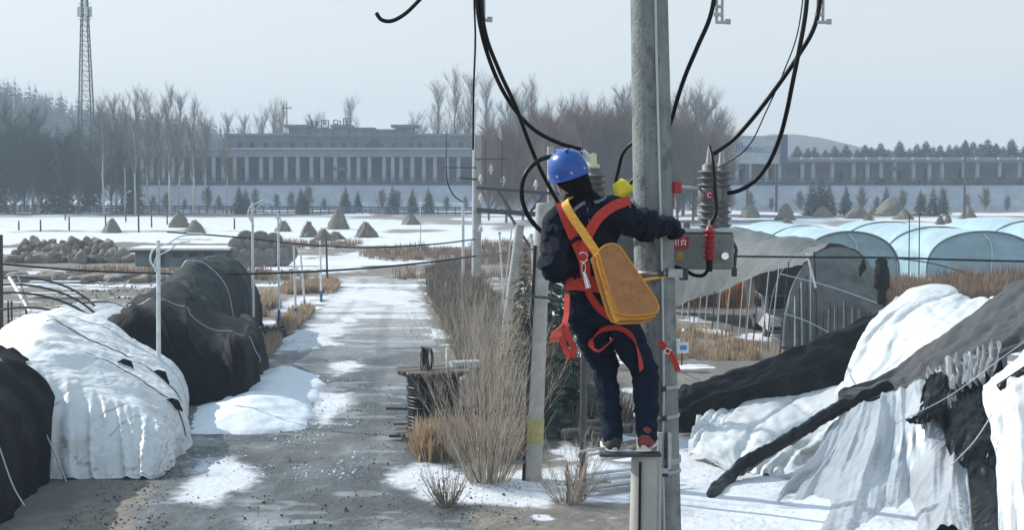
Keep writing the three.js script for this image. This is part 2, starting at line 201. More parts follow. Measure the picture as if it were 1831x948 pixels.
function groundAt(x, D) {                     // [r, g, b, roughness]
  const n1 = fbm(x * 0.35 + 40, D * 0.22 + 7, 4), n2 = fbm(x * 1.7 + 3, D * 1.1 + 90, 4), n3 = fbm(x * 6.3, D * 5.1, 3);
  let c = [0.14, 0.126, 0.112].map((v) => v * (0.6 + 0.55 * n2 + 0.35 * n3)), ro = 0.9;
  const gr = smooth(0.42, 0.62, n1 * 0.7 + n2 * 0.3); c = c.map((v, q) => lerp(v, [0.205, 0.18, 0.15][q] * (0.5 + 0.9 * n3), gr));
  let snow = 0;
  const rx = (x - roadX(D)) / roadHalf(D), edge = (n2 - 0.5) * 0.35 + (n3 - 0.5) * 0.15;
  if (D < 90) {
    const on = smooth(1.08, 0.92, Math.abs(rx) + edge), wet = smooth(66, 50, D + (n1 - 0.5) * 18);
    const tyre = smooth(0.13, 0.04, Math.abs(Math.abs(rx + 0.1 + 0.16 * (fbm(D * 0.12, 3, 2) - 0.5)) - 0.4)) * (0.35 + 0.65 * n2), rut = (0.85 + 0.3 * fbm(rx * 5 + 3, D * 0.15, 3)) * (1 - 0.3 * tyre) * (0.8 + 0.4 * fbm(x * 11, D * 7, 2)), dry = [0.33, 0.32, 0.315], wc = [0.085, 0.094, 0.098].map((v, q) => v * (0.7 + 0.6 * smooth(0.4, 0.6, fbm(x * 0.9 + 60, D * 0.5, 4))) + [0.035, 0.03, 0.024][q] * smooth(0.5, 0.62, fbm(x * 0.6 + 20, D * 0.35 + 50, 4)));
    c = c.map((v, q) => lerp(v, lerp(dry[q] * (0.65 + 0.6 * n3), wc[q] * (0.55 + 0.9 * n2), wet) * rut, on)); ro = lerp(ro, lerp(0.7, 0.36 + 0.4 * n3, wet), on);
    // thin snow streaks left across the dry end of the track
    snow = Math.max(snow, on * wet * 0.25 * smooth(0.58, 0.7, fbm(x * 0.7 + 33, D * 1.3 + 12, 5)));
    const st = fbm(x * 0.28 + 5, D * 0.95 + 2, 4) + 0.10 * smooth(0.3, -0.9, rx) - 0.05;
    snow = Math.max(snow, 0.75 * smooth(0.43, 0.62, st) * on * smooth(50, 62, D));
    snow = Math.max(snow, smooth(0.55, 0.60, fbm(x * 0.8, D * 0.8 + 30, 5)) * smooth(-0.85, -1.1, rx) * smooth(-2.6, -1.3, rx) * smooth(46, 52, D));
    snow *= 1 - 0.55 * tyre * on;
    if (rx > 1) snow = Math.max(snow, smooth(0.60, 0.64, fbm(x * 0.55 + 9, D * 0.6 + 3, 5)));
    if (rx < -1.9) snow = Math.max(snow * 0.3, smooth(0.61, 0.66, fbm(x * 0.5 + 19, D * 0.6 + 3, 5)) * 0.8);
  }
  const pathD = 84.2 + (n2 - 0.5) * 2.6; if (x < -5.4 + n2) snow = Math.max(snow, smooth(1.5, 0.7, Math.abs(D - pathD)) * smooth(0.25, 0.4, n1 + 0.2 * n2));
  if (D > 86 && D < 150) snow = Math.max(snow, smooth(0.56, 0.61, fbm(x * 0.12 + 2, D * 0.16 + 31, 5)) * smooth(88, 94, D) * (x > 2 ? 0.55 : 1));
  const lineD = x < 6 ? 137 + (n1 - 0.5) * 22 : 112 + (n1 - 0.5) * 16; let field = smooth(lineD, lineD + 4, D + (n2 - 0.5) * 6) * smooth(226, 214, D + (n1 - 0.5) * 14);
  field *= 1 - 0.85 * smooth(0.62, 0.66, fbm(x * 0.10 + 70, D * 0.06 + 3, 5)) ; if (x > -12 && x < 14) field *= smooth(0.44, 0.52, fbm(x * 0.1, D * 0.05, 4) + smooth(8, -12, x) * 0.25);
  snow = Math.max(snow, field);
  if (D > 226) snow = Math.max(snow, smooth(0.47, 0.53, fbm(x * 0.09 + 11, D * 0.06 + 44, 4)));
  for (const q of patches) if (x > q.x0 && x < q.x1 && D > q.y0 && D < q.y1) snow = Math.max(snow, 0.88 * smooth(-0.2, 0.35, inside(q.poly, x, D) + q.soft * 2.4 * (n2 - 0.5) + q.soft * 1.2 * (n3 - 0.5)));
  snow *= clamp(0.62 + 0.9 * fbm(x * 2.6 + 8, D * 2.1 + 4, 3) * (D < 90 ? 1 : 3)); const sn = [0.72, 0.75, 0.795].map((v) => v * (0.78 + 0.2 * n2 + 0.1 * n3)); c = c.map((v, q) => lerp(v, sn[q], snow)); ro = lerp(ro, 0.7, snow);
  return [c[0], c[1], c[2], ro, snow];
}
function groundSheet(name, x0, x1, d0, d1, n, y, nx, nd, amp) {
  const a = new Uint8Array(n * n * 4), b = new Uint8Array(n * n * 4), s8 = (v) => 255 * (v <= 0.0031308 ? v * 12.92 : 1.055 * Math.pow(Math.min(1, v), 1 / 2.4) - 0.055);
  for (let j = 0; j < n; j++) for (let i = 0; i < n; i++) { const c = groundAt(lerp(x0, x1, (i + 0.5) / n), lerp(d0, d1, (j + 0.5) / n)), k = (j * n + i) * 4; for (let q = 0; q < 3; q++) a[k + q] = s8(c[q]); b[k] = 255 * clamp(c[4] * 0.5 + 0.5 * hash(i, j)); b[k + 1] = 255 * c[3]; b[k + 2] = 0; a[k + 3] = b[k + 3] = 255; }
  const mk = (d, cs) => { const t = new THREE.DataTexture(d, n, n); t.magFilter = THREE.LinearFilter; t.minFilter = THREE.LinearMipmapLinearFilter; t.generateMipmaps = true; if (cs) t.colorSpace = THREE.SRGBColorSpace; t.needsUpdate = true; return t; };
  const g = new THREE.PlaneGeometry(1, 1, nx, nd), p = g.attributes.position, uv = g.attributes.uv;
  for (let i = 0; i < p.count; i++) { const u = p.getX(i) + 0.5, v = p.getY(i) + 0.5, x = lerp(x0, x1, u), D = lerp(d0, d1, v), rx = Math.abs(x - roadX(D)) / roadHalf(D); p.setXYZ(i, x, y + amp * (fbm(x * 0.5, D * 0.5, 4) - 0.5) * (0.35 + 0.65 * smooth(0.8, 1.3, rx)), -D); uv.setXY(i, u, v); }
  g.computeVertexNormals();
  return struct(name, g, new THREE.MeshPhysicalMaterial({ map: mk(a, true), roughnessMap: mk(b), roughness: 1, metalness: 0, bumpMap: rep(rough, (x1 - x0) / 2.2), bumpScale: 0.035 }));
}
groundSheet('ground', -520, 520, -60, 900, 1024, -0.12, 40, 40, 0);
groundSheet('yard', -42, 46, 20, 160, 2048, 0, 320, 320, 0.16);

// heaped snow beside the collapsed tunnels
function mound(poly, h, seed) {              // poly in pixels of the photograph's ground
  const P = []; for (let i = 0; i < poly.length; i += 2) { const g = G(poly[i], poly[i + 1]); P.push([g.x, -g.z]); }
  const xs = P.map((q) => q[0]), ys = P.map((q) => q[1]), x0 = Math.min(...xs) - 0.4, x1 = Math.max(...xs) + 0.4, y0 = Math.min(...ys) - 0.4, y1 = Math.max(...ys) + 0.4, g = new THREE.PlaneGeometry(1, 1, 90, 90), p = g.attributes.position;
  for (let i = 0; i < p.count; i++) { const x = lerp(x0, x1, p.getX(i) + 0.5), D = lerp(y0, y1, p.getY(i) + 0.5), d = inside(P, x, D) + (fbm(x * 1.2 + seed, D * 1.2, 4) - 0.5) * 0.55; p.setXYZ(i, x, -0.12 + h * smooth(-0.3, 1.4, d) * (0.55 + 0.9 * fbm(x * 0.8 + seed, D * 0.7, 3)) + 0.13 * smooth(-0.25, 0.2, d), -D); }
  g.computeVertexNormals(); return metres(g);
}
struct('snow_bank', mound([330, 778, 352, 730, 400, 690, 450, 668, 520, 664, 580, 672, 566, 720, 545, 768, 440, 778], 0.36, 4), M.snow);

// far hills
function ridge(name, D, pts, thick, m, seed, bump) {   // pts: pixel profile at distance D
  const n = 160, g = new THREE.PlaneGeometry(1, 1, n, 14), p = g.attributes.position, L = pts.map(([x, y]) => W(x, y, D));
  for (let i = 0; i < p.count; i++) { const u = p.getX(i) + 0.5, v = p.getY(i) + 0.5, x = lerp(L[0].x, L[L.length - 1].x, u); let k = 0; while (k < L.length - 2 && L[k + 1].x < x) k++; const top = lerp(L[k].y, L[k + 1].y, smooth(L[k].x, L[k + 1].x, x)), s = Math.sin(Math.PI * v); p.setXYZ(i, x, -2 + (top + 2) * Math.pow(s, 0.8) + bump * (fbm(x * 0.05 + seed, v * 8, 4) - 0.5) * s, -D + (0.5 - v) * thick); }
  g.computeVertexNormals(); return struct(name, metres(g, 0.05), m);
}
const hillMat = mottled(0.07, 0.075, 0.07, 0.5, 0.3);
const hillPts = [[-420, 215], [-200, 165], [-60, 158], [0, 172], [60, 190], [120, 208], [180, 222], [250, 232], [330, 242], [420, 262], [520, 290], [620, 312]];
ridge('hill', 620, hillPts, 260, hillMat, 3, 3);
ridge('hill', 880, [[1150, 300], [1290, 262], [1390, 244], [1450, 250], [1540, 262], [1640, 278], [1760, 288], [1900, 300]], 300, hillMat, 8, 6);

// ---------------------------------------------------------------- trees
function bareTree(rnd, H, o) {               // tapered trunk, ascending limbs and a haze of twigs; returns [trunk, crown]
  const t = new MB(), c = new MB(), r0 = o.r ?? H * 0.011, P = [V(0, -0.2, 0)], n = 9, lim = [];
  for (let i = 1; i <= n; i++) P.push(V((rnd() - 0.5) * H * 0.018 * i / 3, H * i / n * (o.top ?? 0.96), (rnd() - 0.5) * H * 0.018 * i / 3));
  for (let i = 0; i < n; i++) t.tube(P[i], P[i + 1], r0 * (1 - 0.9 * i / n), r0 * (1 - 0.9 * (i + 1) / n), 6);
  const grow = (a, d, len, r, lev) => {
    const segs = lev === 0 ? 4 : lev === 1 ? 3 : 2; let p = a.clone(), dir = d.clone();
    for (let s = 0; s < segs; s++) {
      dir.add(V((rnd() - 0.5) * 0.35, 0.12 + (rnd() - 0.5) * 0.2, (rnd() - 0.5) * 0.35)).normalize();
      const q = p.clone().addScaledVector(dir, len / segs); c.tube(p, q, r * (1 - 0.75 * s / segs), r * (1 - 0.75 * (s + 1) / segs), 3);
      if (lev < (o.levels ?? 2)) { const k = lev === 0 ? o.b1 ?? 4 : o.b2 ?? 4; for (let b = 0; b < k; b++) { const e = p.clone().lerp(q, rnd()), ax = rnd() * 6.283, sp = (o.spread ?? 0.55) * (0.6 + 0.8 * rnd()); grow(e, dir.clone().multiplyScalar(Math.cos(sp)).add(V(Math.cos(ax) * Math.sin(sp), 0.25 * Math.sin(sp), Math.sin(ax) * Math.sin(sp))).normalize(), len * (0.36 + 0.22 * rnd()), r * 0.45, lev + 1); } }
      p = q;
    }
  };
  const nb = o.limbs ?? 26;
  for (let b = 0; b < nb; b++) { const h = lerp(o.from ?? 0.28, 0.95, Math.pow((b + rnd()) / nb, 0.9)), i = Math.min(n - 1, Math.floor(h * n)), a = P[i].clone().lerp(P[i + 1], h * n - i), az = rnd() * 6.283, el = (o.rise ?? 1.05) + (rnd() - 0.5) * 0.4; grow(a, V(Math.cos(az) * Math.cos(el), Math.sin(el), Math.sin(az) * Math.cos(el)), H * (o.reach ?? 0.24) * (1.15 - 0.75 * h) * (0.7 + 0.6 * rnd()), Math.max(r0 * 0.34 * (1.1 - h), o.tw ?? 0.02), 0); }
  return [t.geo(), c.geo()];
}
function conifer(rnd, H, R, dens = 1) {
  const t = new MB().tube(V(0, -0.2, 0), V(0, H * 0.98, 0), H * 0.016, 0.01, 6), c = new MB(), n = Math.round(46 * dens);
  for (let i = 0; i < n; i++) {
    const h = Math.pow((i + rnd()) / n, 0.85), y = H * (0.06 + 0.92 * h), L = R * Math.pow(1 - h, 0.8) * (0.75 + 0.5 * rnd()) + 0.05 * R;
    for (let k = 0; k < 5; k++) {
      const az = k * 1.256 + i * 2.4 + rnd(), dip = -0.25 - 0.25 * rnd(), d = V(Math.cos(az), dip, Math.sin(az)), tip = V(0, y, 0).addScaledVector(d, L), sd = V(-Math.sin(az), 0, Math.cos(az));
      for (let s = 0; s < 7; s++) { const f = 0.15 + 0.85 * (s + rnd()) / 7, e = V(0, y, 0).addScaledVector(d, L * f), w = L * 0.26 * (1.1 - f * 0.7), up = (rnd() - 0.35) * w * 0.9; for (const g of [-1, 1]) c.tri(e, e.clone().addScaledVector(sd, g * w * (0.7 + 0.6 * rnd())).addScaledVector(d, w * 0.8).add(V(0, up - w * 0.2, 0)), e.clone().addScaledVector(d, w * 1.1).add(V(0, -w * 0.35 + up, 0))); }
    }
  }
  return [t.geo(), c.geo()];
}
const R1 = mulberry(11);
function treeThing(name, label, category, group, [tg, cg], tm, cm, at, turn, sc) { const o = thing(name, label, category, group); part(o, 'trunk', tg, tm); part(o, 'crown', cg, cm); o.position.copy(at); o.rotation.y = turn; o.scale.setScalar(sc); return o; }
const poplars = [0, 1, 2, 3].map((i) => bareTree(mulberry(100 + i), 17, { limbs: 30, rise: 1.18, reach: 0.24, b1: 3, b2: 3, tw: 0.032, r: 0.19 }));
const wides = [0, 1, 2].map((i) => bareTree(mulberry(130 + i), 14, { limbs: 34, rise: 0.85, reach: 0.34, b1: 4, b2: 4, spread: 0.6, tw: 0.03, r: 0.22, from: 0.12 }));
const thick = [0, 1, 2].map((i) => bareTree(mulberry(160 + i), 11, { limbs: 40, rise: 0.9, reach: 0.4, b1: 5, b2: 6, spread: 0.62, tw: 0.034, r: 0.17, from: 0.05 }));
function stand(list, kinds, H, name, cat, group, lab, tm, cm) {   // list of [px of trunk, py of tip, D], sorted left to right
  list.sort((a, b) => a[0] - b[0]).forEach(([px, py, D], i) => { const g = G(px, 300 + 1); const top = W(px, py, D); treeThing(name, lab(ord(i)), cat, group, kinds[Math.floor(R1() * kinds.length)], tm, cm, V(top.x, -0.1, -D), R1() * 6.28, (top.y + 0.1) / H); });
}
stand([[184, 178, 235], [207, 172, 248], [222, 180, 240], [240, 163, 236], [262, 165, 250], [284, 190, 244], [302, 160, 232], [318, 168, 246], [345, 180, 238], [366, 200, 250], [404, 205, 238], [440, 208, 300], [470, 198, 305], [488, 183, 300], [505, 186, 310]], poplars, 17, 'bare_poplar', 'tree', 'bare poplars left of the long building', (o) => `${o} leafless poplar from the left, by the lattice tower`, M.birch, M.twigGrey);
stand([[560, 196, 318], [625, 200, 322], [740, 204, 320], [782, 176, 300], [812, 158, 290], [838, 164, 296], [872, 168, 280], [905, 164, 285], [930, 158, 292], [948, 172, 288]], wides.concat(poplars), 15, 'bare_tree', 'tree', 'bare trees rising behind the long building', (o) => `${o} leafless tree from the left behind the station-like building`, M.bark, M.twigGrey);
stand([[874, 236, 205], [905, 226, 195], [935, 222, 208], [968, 202, 200], [990, 212, 190], [1015, 196, 204], [1040, 200, 196], [1062, 194, 207], [1088, 204, 198], [1112, 200, 205], [1145, 190, 200], [1185, 198, 206], [1212, 218, 198], [1240, 222, 205], [1268, 235, 210]], thick, 11.6, 'thicket_tree', 'tree', 'brown thicket behind the worker', (o) => `${o} brown twiggy tree from the left in thicket behind worker`, M.bark, M.twigBrown);
stand([[1115, 142, 230], [1222, 158, 228], [1244, 150, 222], [1262, 160, 232], [1282, 182, 226]], wides, 15, 'bare_tree', 'tree', 'tall bare trees right of the concrete pole', (o) => `${o} tall leafless tree from the left rising beside concrete pole`, M.bark, M.twigGrey);
// dark conifers in the left wood, single firs before the building, the line of trees on the right
const firs = [0, 1, 2].map((i) => conifer(mulberry(200 + i), 13, 2.6, 1.1)), pines = [0, 1, 2].map((i) => conifer(mulberry(210 + i), 13, 6.4, 1.9)), firSmall = [0, 1].map((i) => conifer(mulberry(220 + i), 6, 1.9, 0.8));
stand([[-12, 205, 238], [8, 200, 246], [24, 208, 240], [42, 212, 250], [58, 210, 238], [74, 232, 245], [92, 228, 252], [104, 214, 240], [120, 226, 246], [140, 238, 240], [160, 232, 252], [178, 226, 246], [198, 240, 240], [218, 246, 250], [236, 244, 242]], firs.concat(thick, wides), 13, 'dark_tree', 'tree', 'dark wood left of the long building', (o) => `${o} dark tree from the left edge of the wood`, M.bark, M.needle);
stand([[428, 328, 236], [440, 334, 240], [538, 332, 238], [545, 340, 232], [618, 330, 240], [640, 338, 245], [702, 328, 238], [738, 334, 240], [766, 332, 238]], firSmall, 6, 'small_fir', 'tree', 'small firs before the long building', (o) => `${o} small dark fir from the left before the colonnade`, M.bark, M.needle);
stand([[1452, 316, 228], [1468, 308, 226], [1482, 322, 230], [1512, 328, 228], [1584, 330, 230], [1645, 336, 228], [1668, 330, 226], [1686, 334, 230]], firSmall, 6, 'snow_fir', 'tree', 'firs on the right before the embankment', (o) => `${o} dark fir from the left below the right-hand wing`, M.bark, M.needle);
stand([[1425, 258, 318], [1444, 262, 318], [1456, 260, 330], [1475, 265, 324], [1492, 258, 324], [1512, 256, 318], [1532, 264, 330], [1546, 255, 330], [1557, 260, 336], [1574, 252, 336], [1588, 264, 342], [1608, 249, 330], [1626, 262, 342], [1639, 254, 330], [1655, 249, 330], [1668, 259, 318], [1680, 256, 330], [1697, 256, 330], [1709, 256, 318], [1725, 248, 336], [1739, 250, 342], [1753, 253, 330], [1765, 245, 324], [1780, 253, 324], [1792, 259, 330], [1808, 245, 318], [1829, 259, 330], [1840, 249, 324], [1859, 251, 342]], pines, 13, 'skyline_fir', 'tree', 'trees above the roof of the right wing', (o) => `${o} blue-grey tree from the left above right wing roof`, M.bark, M.needle);
stand(Array.from({ length: 34 }, (_, i) => { const k = hash(i, 77), left = i < 20; return [left ? 236 + i * 31 + 14 * k : 1300 + (i - 20) * 38 + 20 * k, 336 + 22 * hash(i, 78), 246 + 10 * hash(i, 79)]; }), thick, 11, 'bank_shrub', 'shrub', 'low bare shrubs along the foot of the embankment', (o) => `${o} low bare shrub from the left below the embankment`, M.bark, M.twigGrey);
{ // woods that cover the left hill: a far-off mass
  const [tg, cg] = conifer(mulberry(240), 9, 2.2, 0.35), n = 1500, im = new THREE.InstancedMesh(cg, M.needle, n), m = new THREE.Matrix4(), r = mulberry(5); im.name = 'hill_forest'; im.userData = { kind: 'stuff', label: 'far forest covering the hill on the left', category: 'forest' };
  const L = hillPts.map(([x, y]) => W(x, y, 620)); let k = 0;
  while (k < n) { const v = 0.5 - r() * 0.36, u = r(), x = lerp(L[0].x, L[L.length - 1].x, u); if (x > -85) { if (r() < 0.4) continue; } let q = 0; while (q < L.length - 2 && L[q + 1].x < x) q++; const top = lerp(L[q].y, L[q + 1].y, smooth(L[q].x, L[q + 1].x, x)), s = Math.sin(Math.PI * v); m.makeScale(1, 0.7 + 0.7 * r(), 1); m.setPosition(x, -3.5 + (top + 2) * Math.pow(s, 0.8), -620 + (0.5 - v) * 260); im.setMatrixAt(k++, m); }
  im.castShadow = im.receiveShadow = true; scene.add(im);
}
{ // low far woods along the horizon
  const [tg, cg] = conifer(mulberry(241), 9, 2.8, 0.35), n = 420, im = new THREE.InstancedMesh(cg, M.needle, n), m = new THREE.Matrix4(), r = mulberry(6); im.name = 'far_woods'; im.userData = { kind: 'stuff', label: 'low band of far woods behind the long building', category: 'forest' };
  for (let k = 0; k < n; k++) { m.makeScale(1, 0.55 + 0.5 * r(), 1); m.setPosition(-95 + 330 * r(), -0.3, -360 - 120 * r()); im.setMatrixAt(k, m); }
  im.castShadow = im.receiveShadow = true; scene.add(im);
}

// ---------------------------------------------------------------- long colonnaded building on its embankment
{
  const D = 270, s = F / D, X = (px) => (px - 915) / s, Y = (py) => W(915, py, D).y, z = -D;
  const em = new THREE.BufferGeometry(), x0 = X(-60), x1 = X(1950), yt = Y(331), n = 120, pos = [], ix = [];
  for (let i = 0; i <= n; i++) for (let j = 0; j <= 8; j++) { const x = lerp(x0, x1, i / n), t = j / 8; pos.push(x, lerp(-0.1, yt, t) + 0.35 * (fbm(x * 0.3, t * 5, 3) - 0.5) * Math.sin(Math.PI * t), z + 7 - 3.4 * t); }
  for (let i = 0; i < n; i++) for (let j = 0; j < 8; j++) { const a = i * 9 + j; ix.push(a, a + 9, a + 1, a + 1, a + 9, a + 10); }
  em.setAttribute('position', new THREE.Float32BufferAttribute(pos, 3)); em.setIndex(ix); em.computeVertexNormals();
  const emb = struct('embankment', metres(em, 0.2), mat(0.5, 0.54, 0.6, { map: rep(mottle, 0.5), bumpMap: rep(rough, 0.4), bumpScale: 0.15 }));
  struct('terrace', box(x1 - x0, 0.5, 16, (x0 + x1) / 2, yt - 0.24, z - 4.3), M.wallPale);
  const B = thing('colonnade_building', 'long grey station-like building with white columns and raised centre block', 'building');
  const b0 = X(165), b1 = X(1920), yc = Y(281), yr = Y(268);
  part(B, 'rear_wall', box(X(862) - b0, yc - yt, 0.5, (b0 + X(862)) / 2, (yc + yt) / 2, z - 5), M.wall); part(B, 'wing_wall', box(b1 - X(862), yc - yt, 0.5, (b1 + X(862)) / 2, (yc + yt) / 2, z - 5.003), M.wallWing);
  part(B, 'side_wall', box(0.5, yc - yt, 5, b0 + 0.3, (yc + yt) / 2, z - 2.4), M.wall);
  part(B, 'entablature', box(X(862) - b0, yr - yc, 6.2, (X(862) + b0) / 2, (yr + yc) / 2, z - 2.2), M.wallPale);
  part(B, 'cornice', box(X(862) - b0 + 0.8, 0.35, 7, (X(862) + b0) / 2, yr + 0.17, z - 2.2), M.trim);
  part(B, 'entablature', box(b1 - X(862), Y(290) - yc - 0.002 + 0.9, 6.1, (X(862) + b1) / 2, (yc + Y(290)) / 2 - 0.4, z - 2.2), M.wallWing);
  part(B, 'wing_roof', box(b1 - X(862), 0.45, 7, (X(862) + b1) / 2, Y(288), z - 2.2), M.wall);
  const ys = Y(245);
  const up = part(B, 'upper_storey', box(X(842) - X(408), ys - yr, 5, (X(842) + X(408)) / 2, (ys + yr) / 2 + 0.3, z - 2.6), M.wall);
  part(B, 'upper_cornice', box(X(842) - X(408) + 0.7, 0.35, 5.8, (X(842) + X(408)) / 2, ys + 0.4, z - 2.6), M.wallPale);
  const block = (a, b, top, ov, d) => { part(B, 'roof_tower', box(X(b) - X(a), Y(top) - ys + 0.2, d, (X(a) + X(b)) / 2, (Y(top) + ys) / 2 + 0.1, z - 2.2), M.wall); part(B, 'tower_cap', box(X(b) - X(a) + ov, 0.45, d + ov, (X(a) + X(b)) / 2, Y(top) + 0.42, z - 2.2), M.wall); };
  block(518, 552, 230, 1.5, 5.4); block(598, 624, 230, 1, 5.5); block(708, 740, 230, 1.5, 5.4); block(625, 668, 235, 0.3, 5.2); block(552.4, 597.6, 236, 0.2, 5.1); block(668.4, 707.6, 238, 0.2, 5.1);
  const win = (px, py, w, h, round) => { const o = part(B, 'window', round ? new THREE.CylinderGeometry(w / 2 / s, w / 2 / s, 0.12, 20, 1, false, Math.PI / 2, Math.PI).rotateX(Math.PI / 2).rotateZ(0).translate(X(px), Y(py), z - 0.04) : box(w / s, h / s, 0.12, X(px), Y(py), z - 0.06), M.glass); part(o, 'sill', box(w / s + 0.3, 0.12, 0.2, X(px), Y(py + h / 2) - 0.1, z + 0.02), M.trim); return o; };
  for (const px of [430, 452, 476, 500, 524, 548, 572, 596, 616, 636, 705, 735, 752, 776, 800, 824]) win(px, 260, 7, 10); win(670, 266, 32, 14, true);
  const col = new THREE.CylinderGeometry(0.34, 0.4, yc - yt, 12), base = box(1, 0.3, 1), cols = [];
  for (let px = 178; px < 860; px += 21 + 12 * (hash(px | 0, 3) - 0.5)) cols.push(px); for (let px = 872; px < 1900; px += 30 + 22 * (hash(px | 0, 5) - 0.5)) cols.push(px);
  for (const px of cols) { const c = part(B, 'column', col, M.trim); c.position.set(X(px), (yc + yt) / 2, z + 0.4); const q = part(c, 'plinth', base, M.trim); q.position.y = -(yc - yt) / 2 + 0.15; }
  for (let i = 1; i < cols.length - 1; i += 2) { const a = X((cols[i] + cols[i + 1]) / 2), w = (X(cols[i + 1]) - X(cols[i])) * 0.55; const d = part(B, i % 6 === 1 ? 'door' : 'ground_window', box(w, i % 6 === 1 ? 2.7 : 2, 0.1, a, yt + (i % 6 === 1 ? 1.36 : 1.9), z - 4.68), M.glass); part(d, 'frame', box(w + 0.3, 0.15, 0.12, a, yt + 2.98, z - 4.66), M.trim); }
  for (const px of [610, 1596]) part(B, 'porch_board', box(2.4, 0.55, 0.15, X(px), Y(302), z + 0.95), M.navyRail);
  // roof letters, built stroke by stroke (illegible at this distance)
  const glyphs = [[[-.5, .25, -.1, .25], [-.3, .5, -.3, -.5], [-.3, .2, -.5, -.2], [.05, .25, .5, .25], [.27, .5, .27, -.5], [.27, .2, .05, -.25], [.27, .2, .5, -.3]], [[-.45, .45, .45, .45], [-.45, -.45, .45, -.45], [-.45, .45, -.45, -.45], [.45, .45, .45, -.45], [-.3, .15, .3, .15], [0, .4, -.25, -.3], [0, .1, .28, -.3]], [[-.45, .45, 0, .5], [-.4, .4, -.4, -.45], [-.4, 0, 0, 0], [.1, .4, .45, .4], [.45, .4, .4, -.1], [.1, .4, .1, -.5], [-.4, -.4, 0, -.3]], [[-.45, .45, .45, .45], [-.45, -.45, .45, -.45], [-.45, .45, -.45, -.45], [.45, .45, .45, -.45], [-.25, .1, .25, .1], [0, .3, 0, -.3], [-.25, -.25, .25, -.25]]];
  [[564, 222], [583, 222], [604, 222], [622, 219]].forEach(([px, py], i) => { const c = V(X(px), Y(py), z + 0.6 - (i > 2 ? 0 : 0.2)); part(B, 'roof_letter', merge(glyphs[i].map(([a, b, e, f]) => bar(V(c.x + a * 1.35, c.y + b * 1.35, c.z), V(c.x + e * 1.35, c.y + f * 1.35, c.z), 0.16)).concat([-0.4, 0.4].map((q) => bar(V(c.x + q, c.y - 0.7, c.z - 0.2), V(c.x + q, Y(236), c.z - 0.2), 0.07)))), M.signRed); });
  // railing along the terrace
  const rl = thing('terrace_railing', 'dark blue railing along the terrace edge before the columns', 'railing');
  part(rl, 'top_rail', box(b1 - b0, 0.14, 0.14, (b0 + b1) / 2, yt + 1.05, z + 2.6), M.navyRail); part(rl, 'lower_rail', box(b1 - b0, 0.5, 0.1, (b0 + b1) / 2, yt + 0.34, z + 2.6), M.navyRail);
  const post = box(0.13, 1.1, 0.13); for (let x = b0; x < b1; x += 2.1) part(rl, 'post', post, M.navyRail).position.set(x, yt + 0.55, z + 2.6);
  rebase(rl, V(0, yt, z + 2.6)); rebase(B, V(0, yt, z));
  // dark planters / bins on the right terrace
  [1528, 1562, 1570, 1612, 1630, 1658, 1697, 1710, 1737, 1775, 1812].forEach((px, i) => solo('terrace_planter', merge([new THREE.CylinderGeometry(0.36, 0.26, 0.7, 10).translate(X(px), yt + 0.35, z + 3.2), new THREE.IcosahedronGeometry(0.42, 1).translate(X(px), yt + 0.95, z + 3.2)]), M.needle, `${ord(i)} dark clipped planter from the left along right terrace`, 'planter', 'planters on the right terrace'));
}

// ---------------------------------------------------------------- far field: tower, poles, billboard, stooks, fences
{ // lattice mast
  const D = 262, b = W(158, 372, D).x, o = thing('lattice_tower', 'tall steel lattice communications tower with antennas among the firs', 'tower'), z = -D, H = 36, w = (y) => lerp(1.5, 0.38, clamp(y / H)), N = 22;
  for (const [sx, sz] of [[1, 1], [1, -1], [-1, 1], [-1, -1]]) part(o, 'leg', bar(V(b + sx * w(0), 0, z + sz * w(0)), V(b + sx * w(H), H, z + sz * w(H)), 0.15), M.iron);
  const br = new MB(); for (let i = 0; i < N; i++) { const y0 = H * i / N, y1 = H * (i + 1) / N, a = w(y0), c = w(y1); for (const f of [0, 1]) for (const s of [-1, 1]) { const P = (q, y, r) => f ? V(b + s * r, y, z + q * r) : V(b + q * r, y, z + s * r); br.tube(P(-1, y0, a), P(1, y1, c), 0.036, 0.036, 4); br.tube(P(1, y0, a), P(-1, y1, c), 0.036, 0.036, 4); br.tube(P(-1, y1, c), P(1, y1, c), 0.036, 0.036, 4); } }
  part(o, 'bracing', br.geo(), M.iron);
  for (const y of [33.2, 31.4]) part(o, 'platform', merge([new THREE.TorusGeometry(0.95, 0.07, 6, 20).rotateX(Math.PI / 2).translate(b, y, z), new THREE.TorusGeometry(0.95, 0.05, 6, 20).rotateX(Math.PI / 2).translate(b, y + 0.8, z)]), M.steel);
  for (let k = 0; k < 6; k++) part(o, 'antenna', box(0.3, 1.7, 0.2, b + Math.cos(k * 1.05) * 1.05, 32.6, z + Math.sin(k * 1.05) * 1.05), M.galv);
  for (const s of [-1, 1]) part(o, 'dish', new THREE.CylinderGeometry(0.35, 0.35, 0.25, 14).rotateX(1.57).translate(b + s * 1.6, 13.2, z + 0.3), M.galv);
  rebase(o, V(b, 0, z));
}
function farPole(px, py, D, label) { const t = W(px, py, D), o = thing('power_pole', label, 'utility pole'); part(o, 'post', rod(V(t.x, -0.3, -D), t, 0.2, 0.14, 8), M.oldConcrete); part(o, 'cross_arm', box(1.9, 0.16, 0.16, t.x, t.y - 1.0, -D + 0.24), M.darkSteel); for (const q of [-0.85, 0, 0.85]) part(o, 'insulator', new THREE.CylinderGeometry(0.09, 0.13, 0.45, 8).translate(t.x + q, t.y - 0.7 + (q ? 0 : 0.9), -D + (q ? 0.24 : 0)), M.white); rebase(o, V(t.x, 0, -D)); }
farPole(513, 184, 300, 'utility pole standing above the building roof left of its letters'); farPole(25, 162, 330, 'utility pole on the slope of the hill at far left');
